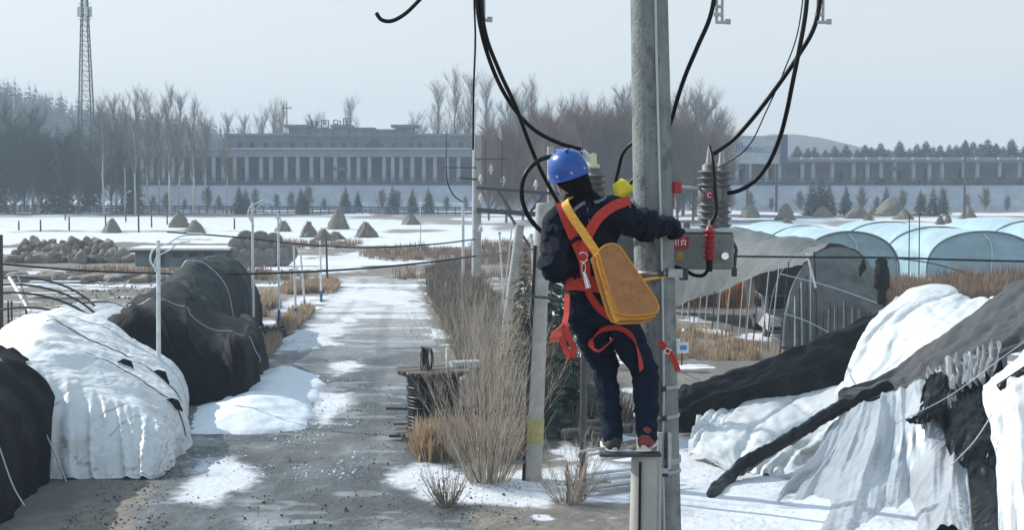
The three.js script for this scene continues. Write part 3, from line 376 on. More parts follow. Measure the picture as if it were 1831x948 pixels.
{ const t = W(1725, 252, 205), o = thing('thin_post', 'single tall thin dark post on the right behind blue greenhouses', 'post'); part(o, 'shaft', rod(V(t.x, -0.2, -205), t, 0.17, 0.11, 8), M.darkSteel); part(o, 'cap', new THREE.SphereGeometry(0.13, 8, 6).translate(t.x, t.y, -205), M.darkSteel); rebase(o, V(t.x, 0, -205)); }
{ // billboard
  const D = 248, z = -D, a = W(1272, 243, D), c = W(1402, 293, D), o = thing('billboard', 'big pale billboard with blue lettering left of the right wing', 'billboard'), xm = (a.x + c.x) / 2, ym = (a.y + c.y) / 2, w = c.x - a.x, h = a.y - c.y;
  part(o, 'board', box(w, h, 0.5, xm, ym, z, 0.04), mottled(0.42, 0.46, 0.47, 0.3, 0.01)); part(o, 'side_panel', box(1, h + 0.3, 1.6, c.x - 0.2, ym, z + 0.25), M.navyRail);
  for (const q of [-0.4, 0, 0.4]) part(o, 'post', rod(V(xm + q * w, -0.2, z - 0.6), V(xm + q * w, a.y - 0.4, z - 0.6), 0.22, 0.22, 10), M.darkSteel);
  const y0 = W(1340, 269, D).y, lt = []; let x = W(1316, 268, D).x; const sh = [[0, 0, 0, 1], [0, 1, .45, 0], [.45, 0, .45, 1.1], [.8, 0, .8, 1.2], [.8, .6, 1.15, .5], [1.15, .5, 1.15, 0], [1.45, 0, 1.45, .6], [1.75, 0, 1.75, .9], [2.0, 0, 2.1, .55], [2.1, .55, 2.4, 0], [2.7, 0, 2.8, .5], [3.1, 0, 3.2, .5], [3.5, 0, 3.6, .45], [3.9, 0, 4, .5], [-.4, -.15, 5.2, -.25]];
  part(o, 'lettering', merge(sh.map(([p, q, r, t]) => bar(V(x + p * 1.05, y0 + q * 1.05, z + 0.28), V(x + r * 1.05, y0 + t * 1.05, z + 0.28), 0.15, 0.08))), M.blue);
  rebase(o, V(xm, 0, z));
}
{ // straw stooks on the snow fields
  const rows = [['left field', [[200, 416, 19, 25], [322, 405, 17, 25], [349, 417, 21, 28], [508, 412, 15, 17], [553, 424, 17, 29], [578, 430, 17, 22], [606, 408, 17, 36], [600, 428, 14, 14], [655, 424, 24, 33], [735, 400, 14, 21]]], ['right field', [[1340, 388, 20, 33], [1404, 392, 17, 36], [1470, 387, 20, 25], [1406, 405, 12, 18], [1532, 389, 21, 27], [1560, 383, 15, 20], [1552, 401, 9, 22], [1592, 384, 26, 42], [1615, 391, 17, 23], [1680, 400, 6, 18], [1694, 398, 6, 18], [1730, 390, 16, 26]]]];
  rows.forEach(([where, list], f) => list.sort((a, b) => a[0] - b[0]).forEach(([px, py, hw, h], i) => {
    const g = G(px, py), s = -F / g.z, R = hw / s, H = h / s * (f ? 0.85 : 1), r = mulberry(px), o = thing('straw_stook', `${ord(i)} straw stook from the left on the snowy ${where}`, 'straw stook', 'stooks on the ' + where);
    const c = lathe([[0.02, H * 0.93], [0.2 * R, H * 0.9], [0.42 * R, H * 0.74], [0.68 * R, H * 0.48], [0.9 * R, H * 0.2], [R, 0], [R * 0.98, -0.15]], 30), p = c.attributes.position; for (let q = 0; q < p.count; q++) { const a = Math.atan2(p.getZ(q), p.getX(q)), k = 1 + 1.0 * (fbm(Math.cos(a) * 2 + px, Math.sin(a) * 2 + p.getY(q) * 1.5, 3) - 0.5); p.setX(q, p.getX(q) * k); p.setZ(q, p.getZ(q) * k); } c.computeVertexNormals();
    part(o, 'straw_heap', metres(c), M.straw);
    const b = new MB(); for (let q = 0; q < 620; q++) { const t = r(), a = r() * 6.283, rr = R * (1.0 - 0.92 * t), y = H * t * 0.98, l = 0.35 + 0.6 * r(); b.tube(V(Math.cos(a) * rr, y, Math.sin(a) * rr), V(Math.cos(a + (r() - 0.5) * 0.5) * (rr + 0.15), Math.max(0, y - l * (r() - 0.25)), Math.sin(a) * (rr + 0.1 + 0.2 * r())), 0.022, 0.01, 3); } part(o, 'loose_straw', b.geo(), M.strawBit);
    o.position.set(g.x, -0.05, g.z); o.rotation.set((r() - 0.5) * 0.16, r() * 6.28, (r() - 0.5) * 0.22); o.scale.set(0.85 + 0.35 * r(), 0.85 + 0.25 * r(), 0.85 + 0.35 * r());
  }));
}
{ // fences across the far field
  const o = thing('dark_fence', 'dark low fence line across the left snow field edge', 'fence'), y = 0, a = G(-30, 379), b = G(860, 384), n = 62, post = box(0.16, 1.15, 0.16, 0, 0.55, 0);
  for (const h of [0.25, 0.62, 0.98]) part(o, 'rail', bar(V(a.x, h, a.z), V(b.x, h, b.z), 0.1, 0.22), M.navyRail);
  for (let i = 0; i <= n; i++) part(o, 'post', post, M.navyRail).position.set(lerp(a.x, b.x, i / n), 0, lerp(a.z, b.z, i / n));
  rebase(o, V(a.x, 0, a.z));
  const q = thing('picket_fence', 'white picket fence beyond the stooks before small firs', 'fence'), c = G(645, 375), d = G(850, 376), pk = box(0.16, 1.25, 0.05, 0, 0.66, 0), N = 64;
  for (const h of [0.35, 0.95]) part(q, 'rail', bar(V(c.x, h, c.z - 0.06), V(d.x, h, d.z - 0.06), 0.05, 0.1), M.white); for (let i = 0; i <= N; i++) part(q, 'picket', pk, M.white).position.set(lerp(c.x, d.x, i / N), 0, lerp(c.z, d.z, i / N)); rebase(q, V(c.x, 0, c.z));
  const rails = [[35, 410, 395], [74, 412, 393], [125, 410, 388], [190, 408, 385], [249, 415, 344], [272, 405, 385], [118, 392, 378], [226, 395, 372], [300, 400, 385], [420, 408, 390]];
  rails.sort((m, k) => m[0] - k[0]).forEach(([px, y0, y1], i) => { const g = G(px, y0), t = W(px, y1, -g.z); solo('field_post', rod(V(0, -0.2, 0), V(0, t.y, 0), 0.1, 0.08, 7), M.woodDark, `${ord(i)} thin dark wooden post from the left in snow field`, 'post', 'posts in the left field').position.copy(g); });
  // snow-capped heaps between the trunks at the wood's edge
  const r = mulberry(77); for (let i = 0; i < 12; i++) { const px = 4 + i * 19 + r() * 6, D = 252 + r() * 8, x = W(px, 370, D).x, g = new THREE.IcosahedronGeometry(1, 3), p = g.attributes.position; for (let k = 0; k < p.count; k++) { const f = 1 + 0.5 * (fbm(p.getX(k) * 1.6 + i * 9, p.getY(k) * 1.6 + p.getZ(k), 3) - 0.5); p.setXYZ(k, p.getX(k) * f * 0.95, Math.max(-0.1, p.getY(k) * f * (1.2 + 0.9 * r() * 0)), p.getZ(k) * f); } g.computeVertexNormals(); solo('snow_heap', g, M.snow, `${ord(i)} snow heap from the left at the foot of the firs`, 'snow heap', 'snow heaps at the wood edge').position.set(x, 0.35 + 0.3 * r(), -D); }
}
{ // boulders and round bales behind the left tunnels
  const r = mulberry(31), kinds = [0, 1, 2, 3, 4].map((k) => { const g = new THREE.IcosahedronGeometry(1, 3), p = g.attributes.position; for (let i = 0; i < p.count; i++) { const x = p.getX(i), y = p.getY(i), z = p.getZ(i), f = 0.55 + 0.9 * fbm(x * 1.5 + k * 7 + 20, y * 1.5 + z * 1.7 + 30, 4); p.setXYZ(i, clamp(x * f, -0.85, 0.8), clamp(y * f, -0.7, 0.75), z * f * 0.9); } g.computeVertexNormals(); return metres(g); });
  const spots = []; for (let row = 0; row < 4; row++) for (let px = 22 + row * 8; px < 236 - row * 10; px += 13 + 9 * r()) spots.push([px, 472 - row * 11 + 4 * r(), 0.22 + 0.42 * r() * r() + 0.12 * r(), row]);
  spots.forEach(([px, py, s, row]) => { const g = G(px, 470), D = -g.z - 0 + row * 0.5, m = solo('boulder', kinds[Math.floor(r() * 5)], M.rock, 'rounded tan boulder in the heap behind the left greenhouses', 'boulder', 'boulders heaped left of the snowy shed'); const w = W(px, py, D); m.position.set(w.x, Math.max(0.2, w.y + 0.2), -D); m.rotation.set(r() * 6, r() * 6, r() * 6); m.scale.set(s * 1.35, s * 0.95, s); });
  const sp2 = [[420, 470], [440, 474], [462, 478], [487, 480], [508, 482], [428, 452], [450, 455], [474, 457], [499, 460], [516, 465], [440, 440], [466, 441], [490, 444]];
  sp2.forEach(([px, py], i) => { const D = 102 - (i < 5 ? 0 : i < 10 ? -0.5 : -1), w = W(px, py, D), o = solo('round_bale', metres(merge([lathe([[0.02, -0.55], [0.5, -0.55], [0.58, -0.45], [0.6, 0], [0.58, 0.45], [0.5, 0.55], [0.02, 0.55]], 20)])), M.rockDark, 'dark round bale in the stack right of the snowy shed', 'bale', 'round bales stacked beside the shed'); o.rotation.set(1.57, 0, (r() - 0.5) * 0.6); o.position.set(w.x, Math.max(0.55, w.y + 0.45), -D); });
  // low shed with snow on its roof
  const D = 101, a = W(238, 480, D), b = W(409, 480, D), o = thing('low_shed', 'low dark shed with flat snow covered roof behind the left tunnels', 'shed'), yt = W(300, 452, D).y;
  part(o, 'wall', box(b.x - a.x - 0.3, yt + 0.2, 2.6, (a.x + b.x) / 2, yt / 2 - 0.1, -D - 1.4), M.shedWall); part(o, 'roof', box(b.x - a.x + 0.3, 0.14, 3.5, (a.x + b.x) / 2, yt + 0.07, -D - 1.5), M.woodDark); part(o, 'roof_snow', box(b.x - a.x + 0.2, 0.18, 3.3, (a.x + b.x) / 2, yt + 0.23, -D - 1.5, 0.06), M.roofSnow);
  part(o, 'door', box(0.8, 1.0, 0.08, a.x + 1.6, 0.55, -D - 0.06), M.woodDark); for (let i = 0; i < 3; i++) part(o, 'window', box(0.6, 0.4, 0.08, a.x + 2.9 + i * 1, 0.85, -D - 0.06), M.glass); rebase(o, V(a.x, 0, -D));
  // debris, dark clods and sheets between
  for (let i = 0; i < 16; i++) { const px = 10 + i * 27, py = 492 + 14 * r(), g = G(px, py), m = solo('earth_clod', kinds[i % 5], i % 3 ? M.rockDark : M.wood, 'dark heap of earth and debris behind the collapsed tunnels', 'debris heap', 'debris heaps behind the left tunnels'); m.position.copy(g).setY(0.02); m.scale.set(0.9 + r(), 0.35 + 0.4 * r(), 0.7); m.rotation.y = r() * 6; }
  const bd = W(120, 488, 93); [0, 1, 2].forEach((k) => solo('pale_board', box(2.6, 0.06, 0.5, 0, 0, 0), M.white, ['pale board lying on debris behind the bare hoops', 'middle pale board behind the bare hoops', 'lower pale board nearest the bare hoops'][k], 'board', 'boards behind the hoops').position.set(G(100, 490 + 22 * k).x, 0.25, G(100, 490 + 22 * k).z));
}
{ // slender white lamp posts along the track
  const posts = [[454, 612, 362, 0.055, 'tallest white lamp post beside the track left of the snow'], [500, 592, 380, 0.05, 'second tall white lamp post with blue foot along the track'], [530, 575, 440, 0.05, 'third white lamp post along the track, leaning slightly'], [547, 556, 452, 0.05, 'fourth thinner white lamp post leaning along the track'], [575, 540, 430, 0.055, 'fifth white lamp post far along the track'], [586, 512, 425, 0.06, 'farthest dark-footed lamp post along the track'], [285, 742, 430, 0.06, 'near white lamp post rising through the collapsed left tunnels']];
  posts.forEach(([px, yb, yt, r, label], i) => {
    const g = G(px, yb), D = -g.z, t = W(px - (i === 2 ? 4 : i === 3 ? 9 : i === 6 ? 1 : 2), yt, D), o = thing('lamp_post', label, 'lamp post', 'white lamp posts left of the track'), H = t.y;
    part(o, 'shaft', rod(V(g.x, -0.2, -D), t, r, r * 0.8, 10), i === 5 ? M.darkSteel : M.white); part(o, 'painted_foot', rod(V(g.x, 0, -D), V(lerp(g.x, t.x, 0.25), H * 0.18, -D), r + 0.006, r + 0.005, 10), M.blueFoot);
    if ([0, 1, 6].includes(i)) { const s = i === 6 ? 0.7 : 0.6, c = i === 6 ? [[0, -1.1], [-0.28, -0.75], [-0.2, -0.35], [0.35, -0.1], [0.8, 0.15], [1.3, 0.22]] : [[0, -1.2], [-0.25, -0.8], [-0.15, -0.3], [0.35, 0], [0.7, 0.15], [1.0, -0.05]]; part(o, 'lamp_arm', wire(c.map(([x, y]) => V(t.x + x * s * (i === 1 ? -0.6 : 1), t.y + y * s, -D)), 0.025, 24, 6), M.white); part(o, 'lamp_arm', wire(c.map(([x, y]) => V(t.x + (x * 0.8 + 0.1) * s * (i === 1 ? -0.6 : 1), t.y + (y - 0.25) * s, -D + 0.03)), 0.02, 24, 6), M.white); const e = c[5]; part(o, 'lamp_head', box(0.4, 0.07, 0.16, t.x + e[0] * s * (i === 1 ? -0.6 : 1), t.y + e[1] * s, -D, 0.02), M.galv); }
    rebase(o, V(g.x, 0, -D));
  });
  // scrap at the post feet
  const r = mulberry(91); [[430, 612], [448, 620], [490, 612], [415, 600], [436, 630], [400, 640]].forEach(([px, py], i) => { const g = G(px, py), o = new MB(); for (let k = 0; k < 36; k++) { const a = r() * 6.28, e = r() * 1.3, l = 0.35 + 0.5 * r(), p = V((r() - 0.5) * 0.7, 0.1, (r() - 0.5) * 0.7); o.tube(p, p.clone().add(V(Math.cos(a) * Math.cos(e) * l, Math.sin(e) * l, Math.sin(a) * Math.cos(e) * l)), 0.035, 0.02, 4); } for (let k = 0; k < 5; k++) o.add(new THREE.TorusGeometry(0.22 + 0.1 * r(), 0.05, 6, 16).rotateX(r() * 3).rotateY(r() * 3).translate((r() - 0.5) * 0.6, 0.3, (r() - 0.5) * 0.6)); solo('scrap_heap', o.geo(), M.iron, `${['first', 'second', 'third', 'fourth', 'fifth', 'sixth'][[2, 4, 5, 1, 3, 0][i]]} dark tangle of scrap from the left by lamp posts`, 'scrap', 'scrap at the lamp posts').position.copy(g); });
}

// ---------------------------------------------------------------- collapsed film tunnels on the left
const fold = (u, v, f, a, s = 0) => a * (Math.abs(Math.sin(u * f + 3 * fbm(u * 4 + s, v * 2, 2))) - 0.5), crin = (u, v, f, a, s = 0) => a * (fbm(u * f + s, v * f + s, 4) - 0.5);
const pleat = (u, v, f, a, s = 0) => { const w = u * f + 5 * fbm(u * 3 + s, v * 1.6 + s, 3), k = Math.floor(w), t = w - k, m = hash(k, s * 7 | 0), h2 = hash(k + 1, s * 7 | 0); return a * (lerp(m, h2, t * t * (3 - 2 * t)) * 1.4 + 0.5 * (Math.abs(fbm(u * f * 0.9 + s, v * 1.3, 3) - 0.5) * 2) - 0.9); };
const rid = (a, b, f, g, amp, s) => { const n = fbm(a * f + s + 1.5 * fbm(a * 4 + s, b * 3, 2), b * g + s, 3); return amp * (Math.pow(1 - Math.min(1, Math.abs(n - 0.5) * 5), 2) - 0.3); };
function film(name, label, geo, m, category = 'plastic film') { geo.computeBoundingBox(); const b = geo.boundingBox, o = solo(name, geo, m, label, category); rebase(o, V((b.min.x + b.max.x) / 2, Math.max(0, b.min.y), (b.min.z + b.max.z) / 2)); return o; }
film('black_tarpaulin', 'black plastic covering the nearest tunnel at the lower left edge', archFilm([[24, -13.2, -8.5, 2.1], [27, -13.4, -8.7, 2.4], [30, -13.6, -8.95, 2.55], [32.2, -13.6, -9.1, 2.55], [33.2, -13.4, -9.5, 2.2], [33.8, -13, -9.9, 1.4]], 60, 70, (u, v) => crin(u * 2, v, 3, 0.3, 3) + rid(v, u, 9, 2, 0.14, 2)), M.filmBlackDull, 'tarpaulin');
const section = (list, prof, nu, nv, disp) => surface(list.map(([D, k, dx = 0, p = prof]) => p.map(([x, h]) => V(x + dx, h * k, -D))), nu, nv, disp);
const leftWhite = film('white_film', 'white plastic film slumped over the left tunnel frame', section([[30.7, 0, 0], [31.3, 0.5, 0], [32.2, 0.84, 0], [33.6, 0.93, 0], [35.5, 0.97, -0.35], [37.5, 1.04, -0.75], [39.5, 1.05, -1.2], [41.2, 0.95, -1.7]], [[-12.3, 0], [-12.1, 1.2], [-11.3, 2.1], [-10.3, 2.5], [-9.3, 2.22], [-8.3, 1.72], [-7.35, 1.15], [-7.02, 0.6], [-6.95, 0]], 170, 190, (u, v) => crin(u * 1.2, v * 2, 3, 0.2, 8) + rid(v - 0.1 * u, u, 22, 1.2, 0.07, 5) * smooth(0.68, 0.8, u) + rid(u + 0.25 * v, v, 24, 2, 0.11, 9) * smooth(0.34, 0.2, v) + rid(v + 0.35 * u, u, 6, 2, 0.2, 1) * smooth(0.8, 0.55, u) * smooth(0.2, 0.35, v) - 0.09 * Math.pow(Math.abs(Math.cos(v * 9)), 2) * smooth(0.25, 0.4, v)), M.filmWhite);
const leftBlack = film('black_film', 'black torn plastic hanging over the collapsed middle tunnel', section([[40.2, 0.1, 0.1], [40.6, 0.6, 0.05], [41.2, 0.92, 0], [42.5, 1, 0], [44.5, 1, -0.2], [46.5, 1.02, -0.45], [48.5, 1.02, -0.8], [50, 0.9, -1.2]], [[-12, 0], [-11.5, 1.3], [-10.5, 2.2], [-9.6, 2.5], [-8.95, 2.15], [-8.3, 1.75], [-7.6, 1.6], [-7.12, 1.4], [-6.85, 0]], 90, 90, (u, v) => crin(u * 2, v, 3, 0.25, 12) + rid(u + 0.35 * v, v, 7, 1.2, 0.18, 13)), M.filmBlackDull);
const leftNet = film('shade_net', 'grey-green shade net stretched over far left tunnel', section([[46.6, 0.78, 0.9], [48.5, 0.84, 0.6], [51, 0.92, 0.25], [53.5, 0.99, 0.05], [56, 1.02, 0], [59, 1.0, -0.15], [61, 0.9, -0.3], [61.8, 0.3, -0.3]], [[-13.3, 0], [-12.9, 0.9], [-12.1, 1.9], [-11.4, 2.7], [-10.9, 2.92], [-10.3, 2.72], [-9.75, 2.15], [-9.55, 1.2], [-9.5, 0]], 90, 100, (u, v) => crin(u * 2, v, 3, 0.22, 21) + rid(v + 0.2 * u, u, 9, 1.2, 0.16, 4)), M.netGreen, 'shade net');
film('clear_film', 'crumpled translucent film heap behind the bare hoops', archFilm([[44.8, -14.2, -10.9, 0.9], [46.5, -14.8, -10.7, 1.6], [49, -15, -10.9, 1.9], [51.5, -14.8, -11.2, 1.7], [53, -14.2, -11.8, 0.9]], 80, 70, (u, v) => crin(u * 2, v * 2, 5, 0.55, 31)), M.filmHaze);
film('clear_film', 'grey film sheet draped between white film and black film', archFilm([[40.8, -11.8, -8.6, 1.9], [42.2, -12.2, -9.0, 2.15], [44, -12.6, -9.4, 2.2], [46, -12.8, -9.8, 2.0]], 60, 50, (u, v) => crin(u * 2, v * 2, 5, 0.3, 37)), M.filmHaze);
{ // bare hoops
  const o = thing('hoop_frame', 'bare bent metal hoops of stripped greenhouse at the left edge', 'greenhouse frame'), hoop = (D, xl, xr, h) => wire(Array.from({ length: 15 }, (_, i) => { const t = Math.PI * (1 - i / 14); return V((xl + xr) / 2 + Math.cos(t) * (xr - xl) / 2, h * Math.pow(Math.sin(t), 0.72), -D); }), 0.035, 40, 6);
  [[41, -15.2, -10.15, 2.5], [43.5, -16.8, -10.9, 2.7], [46, -17.6, -11.6, 2.75], [48.5, -18.2, -12.3, 2.8]].forEach((q) => part(o, 'hoop', hoop(...q), M.iron));
  part(o, 'hoop', wire([V(-9.75, 2.1, -41.5), V(-10.2, 2.35, -42), V(-10.9, 2.5, -42.8), V(-11.8, 2.45, -43.2)], 0.03, 20, 6), M.iron);
  for (const [a, b] of [[[-14.6, 1.95, -41.2], [-17.6, 2.0, -48.5]], [[-12.6, 2.5, -41], [-15.2, 2.8, -48.5]]]) part(o, 'purlin', rod(V(...a), V(...b), 0.03), M.iron);
  part(o, 'pale_strut', rod(W(18, 497, 45), W(66, 575, 42), 0.05), M.white); for (const px of [16, 48, 22]) part(o, 'prop', rod(W(px, 540, 44), G(px + 2, 660), 0.03), M.iron);
  part(o, 'edge_post', rod(W(2, 420, 43), V(W(2, 640, 43).x, 0, -43), 0.07), M.woodDark);
  rebase(o, V(-14, 0, -44));
}
{ // ropes tied over the films, laid on them
  const ray = new THREE.Raycaster(); scene.updateMatrixWorld(true);
  const over = (m, xc, D0, D1, a0, a1, r, mt, label) => { const pts = []; for (let k = 0; k <= 26; k++) { const t = k / 26, a = lerp(a0, a1, t), d = V(Math.cos(a), Math.sin(a), 0), c = V(xc, 0.3, -lerp(D0, D1, t)); ray.set(c.clone().addScaledVector(d, 6), d.clone().negate()); const q = ray.intersectObject(m, false)[0]; if (q && q.point.y > 0.02) pts.push(q.point.clone().addScaledVector(d, r * 0.7)); } if (pts.length > 3) solo('tie_rope', wire(pts, r, 90, 5), mt, label, 'rope'); };
  over(leftWhite, -9.6, 34.2, 34.0, 1.9, 0.0, 0.014, M.iron, 'dark rope tied across the near part of left white film'); over(leftWhite, -10, 36.4, 36.9, 1.9, 0.0, 0.014, M.iron, 'dark rope tied across the middle of left white film'); over(leftWhite, -10.4, 38.9, 38.4, 1.9, 0.0, 0.012, M.galv, 'pale rope across the far part of left white film');
  over(leftNet, -11, 54, 53.6, 2.2, 0.05, 0.02, M.galv, 'pale rope across the far left shade net'); over(leftNet, -11.2, 57.6, 57.2, 2.2, 0.05, 0.02, M.iron, 'dark rope across the far left shade net'); over(leftBlack, -9.6, 44, 43.2, 2.2, 0.05, 0.014, M.galv, 'pale rope across the black torn plastic at left');
  // torn black scraps caught on the white film
  [[288, 672, 0.34, 'black scrap on white film beside the near lamp post'], [312, 722, 0.3, 'lower black scrap at right edge of the white film'], [228, 652, 0.3, 'small dark torn flap on the white film front']].forEach(([px, py, s, label]) => { const d = W(px, py, 30).sub(V(0, EYE, 0)).normalize(); ray.set(V(0, EYE, 0), d); const q = ray.intersectObjects([leftWhite, leftBlack], false)[0]; if (!q) return; const c = q.point.addScaledVector(d, -0.06), g = surface([-1, 0, 1].map((j) => [-1, 0, 1].map((i) => V(c.x + i * s * 0.5 + j * 0.05, c.y - j * s * 0.42 - Math.abs(i) * 0.05, c.z + 0.05 * i * j - 0.03 * j))), 12, 12, (u, v) => 0.12 * (fbm(u * 4 + px, v * 4, 3) - 0.5), 0.008); solo('film_scrap', g, M.filmBlack, label, 'scrap'); });
}
[[[0, 640], [42, 700], [90, 790], [120, 862]], [[0, 800], [25, 870], [45, 905]]].forEach((p, i) => { const D = i ? 27 : 31; solo('tie_rope', wire(p.map(([x, y], k) => W(x, y, D - 0.15 * k)), 0.018, 20, 5), M.galv, ['pale tie rope running down the black plastic at lower left', 'short pale tie rope at the very lower left corner'][i], 'rope'); });

// ---------------------------------------------------------------- tunnels on the right
{ // grey film tunnel with open side and its ribs
  const o = thing('grey_tunnel', 'grey film greenhouse tunnel with ragged open side behind worker', 'greenhouse'), st = [[51, 8.75, 12.3, 3.62], [53, 8.6, 12.1, 3.66], [56, 8.3, 11.7, 3.7], [60, 7.8, 11.2, 3.75], [64, 7.2, 10.7, 3.8], [68, 6.7, 10.2, 3.8]];
  const from = [0.30, 0.25, 0.17, 0.09, 0.04, 0];
  part(o, 'cover', archFilm(st.map((s, i) => [...s, from[i], 0.98]), 70, 70, (u, v) => crin(u * 2, v * 2, 4, 0.2, 41) + fold(v, u, 9, 0.12, 6)), M.filmGrey);
  // end sheet
  const E = []; for (let j = 0; j < 6; j++) E.push(Array.from({ length: 9 }, (_, i) => { const t = Math.PI * (1 - i / 8), x = 10.52 + Math.cos(t) * 1.74, y = 3.6 * Math.pow(Math.max(0, Math.sin(t)), 0.75); return V(x, y * (1 - j / 5) + 0.02, -50.95 + 0.1 * Math.sin(j)); }));
  part(o, 'end_sheet', surface(E, 50, 50, (u, v) => crin(u * 2, v * 2, 5, 0.18, 47), 0.01), M.filmGreyEnd);
  const hoop = ([D, xl, xr, h]) => wire(Array.from({ length: 13 }, (_, i) => { const t = Math.PI * (1 - i / 12); return V((xl + xr) / 2 + Math.cos(t) * (xr - xl) / 2 * 0.985, (h - 0.06) * Math.pow(Math.sin(t), 0.75), -D); }), 0.026, 36, 6); st.forEach((s) => part(o, 'hoop', hoop(s), M.shedWall));
  const r = mulberry(8); // side ribs: slim rods from the ground to the hem
  for (let i = 0; i < 15; i++) { const f = (i + 0.3 * r()) / 15, D = lerp(51.2, 66, f), x = lerp(8.75, 6.95, f), y = lerp(3.15, 0.5, Math.pow(f, 0.9)); part(o, 'rib', rod(V(x - 0.02, 0, -D), V(x + 0.25 * (1 - f), y, -D + (r() - 0.5) * 0.3), 0.026, 0.022, 6), i % 3 ? M.galv : M.iron); }
  for (let i = 0; i < 26; i++) { const x = 8.95 + i * 0.13 + 0.04 * r(), h = 3.5 * Math.pow(Math.max(0.02, 1 - Math.pow((x - 10.52) / 1.78, 2)), 0.5) * (i < 6 ? 0.95 : 0.45 + 0.1 * r()); part(o, 'end_rod', rod(V(x, 0, -50.6 + 0.08 * r()), V(x - 0.05 + 0.1 * r(), h, -50.72), i < 6 ? 0.026 : 0.013, i < 6 ? 0.022 : 0.012, 6), i % 2 ? M.galv : M.iron); }
  part(o, 'brace_rod', rod(W(1442, 453, 50.3), W(1458, 515, 50.3), 0.035), M.white); part(o, 'brace_rod', rod(W(1455, 450, 50.4), W(1462, 640, 50.4), 0.03), M.iron); for (const [a, b] of [[[1395, 490], [1575, 545]], [[1400, 560], [1490, 600]]]) part(o, 'tie_cable', wire([W(...a, 50.3), W((a[0] + b[0]) / 2, (a[1] + b[1]) / 2 - 4, 50.3), W(...b, 50.3)], 0.02, 16, 5), M.galv);
  part(o, 'ground_beam', rod(V(8.6, 0.4, -50.4), V(10.9, 0.5, -50.4), 0.04), M.iron); rebase(o, V(10, 0, -58));
}
function blueTunnel(label, D, xl, xr, h, len, ribs) {
  const o = thing('blue_tunnel', label, 'greenhouse', 'blue film greenhouses behind the grey tunnel'), sh = -0.075, st = Array.from({ length: 6 }, (_, i) => { const d = len * i / 5; return [D + d, xl + sh * d, xr + sh * d, h]; });
  part(o, 'cover', archFilm(st, 40, 40, (u, v) => crin(u * 2, v * 2, 3, 0.14, D), 11, 0.62), M.filmBlue);
  const end = Array.from({ length: 5 }, (_, j) => Array.from({ length: 13 }, (_, i) => { const t = Math.PI * (1 - i / 12); return V((xl + xr) / 2 + Math.cos(t) * (xr - xl) / 2 * 0.995, (h * 0.995) * Math.pow(Math.max(0, Math.sin(t)), 0.62) * (1 - j / 4) + 0.02, -D - 0.05); })); part(o, 'end_sheet', surface(end, 50, 30, (u, v) => crin(u * 2, v * 2, 4, 0.08, D), 0.01), M.filmBlue);
  for (const f of ribs) { const d = len * f; part(o, 'hoop', wire(Array.from({ length: 21 }, (_, i) => { const t = Math.PI * (1 - i / 20); return V((xl + xr) / 2 + sh * d + Math.cos(t) * ((xr - xl) / 2 + 0.03), (h + 0.03) * Math.pow(Math.sin(t), 0.62), -D - d + 0.02); }), 0.055, 44, 6), M.shedWall); }
  part(o, 'door_frame', wire([V((xl + xr) / 2 - 0.1, h * 0.97, -D + 0.06), V((xl + xr) / 2 + 0.35, h * 0.75, -D + 0.06), V((xl + xr) / 2 + 0.4, 0, -D + 0.06)], 0.04, 20, 6), M.white); rebase(o, V((xl + xr) / 2, 0, -D));
}
blueTunnel('left blue film tunnel half hidden by the grey tunnel', 88, 16.1, 21.6, 2.72, 19, [0, 0.5]); blueTunnel('right blue film tunnel with big arched end at right edge', 90, 23.7, 30.2, 2.65, 22, [0, 0.35, 0.8]); blueTunnel('rear blue film tunnel cut off by the right picture edge', 96, 32.6, 39, 2.8, 20, [0, 0.5]);
{ const o = thing('thin_mast', 'left of two thin grey masts before the blue greenhouses', 'mast'), D = 86; part(o, 'shaft', rod(V(W(1624, 500, D).x, -0.2, -D), W(1625, 385, D), 0.035, 0.03, 6), M.iron); part(o, 'cap', new THREE.SphereGeometry(0.05, 8, 6).translate(W(1625, 385, D).x, W(1625, 385, D).y, -D), M.iron); rebase(o, V(W(1624, 500, D).x, 0, -D)); copy(o, 'right of two thin grey masts before the blue greenhouses', V(W(1642, 500, D).x, 0, -D)); }
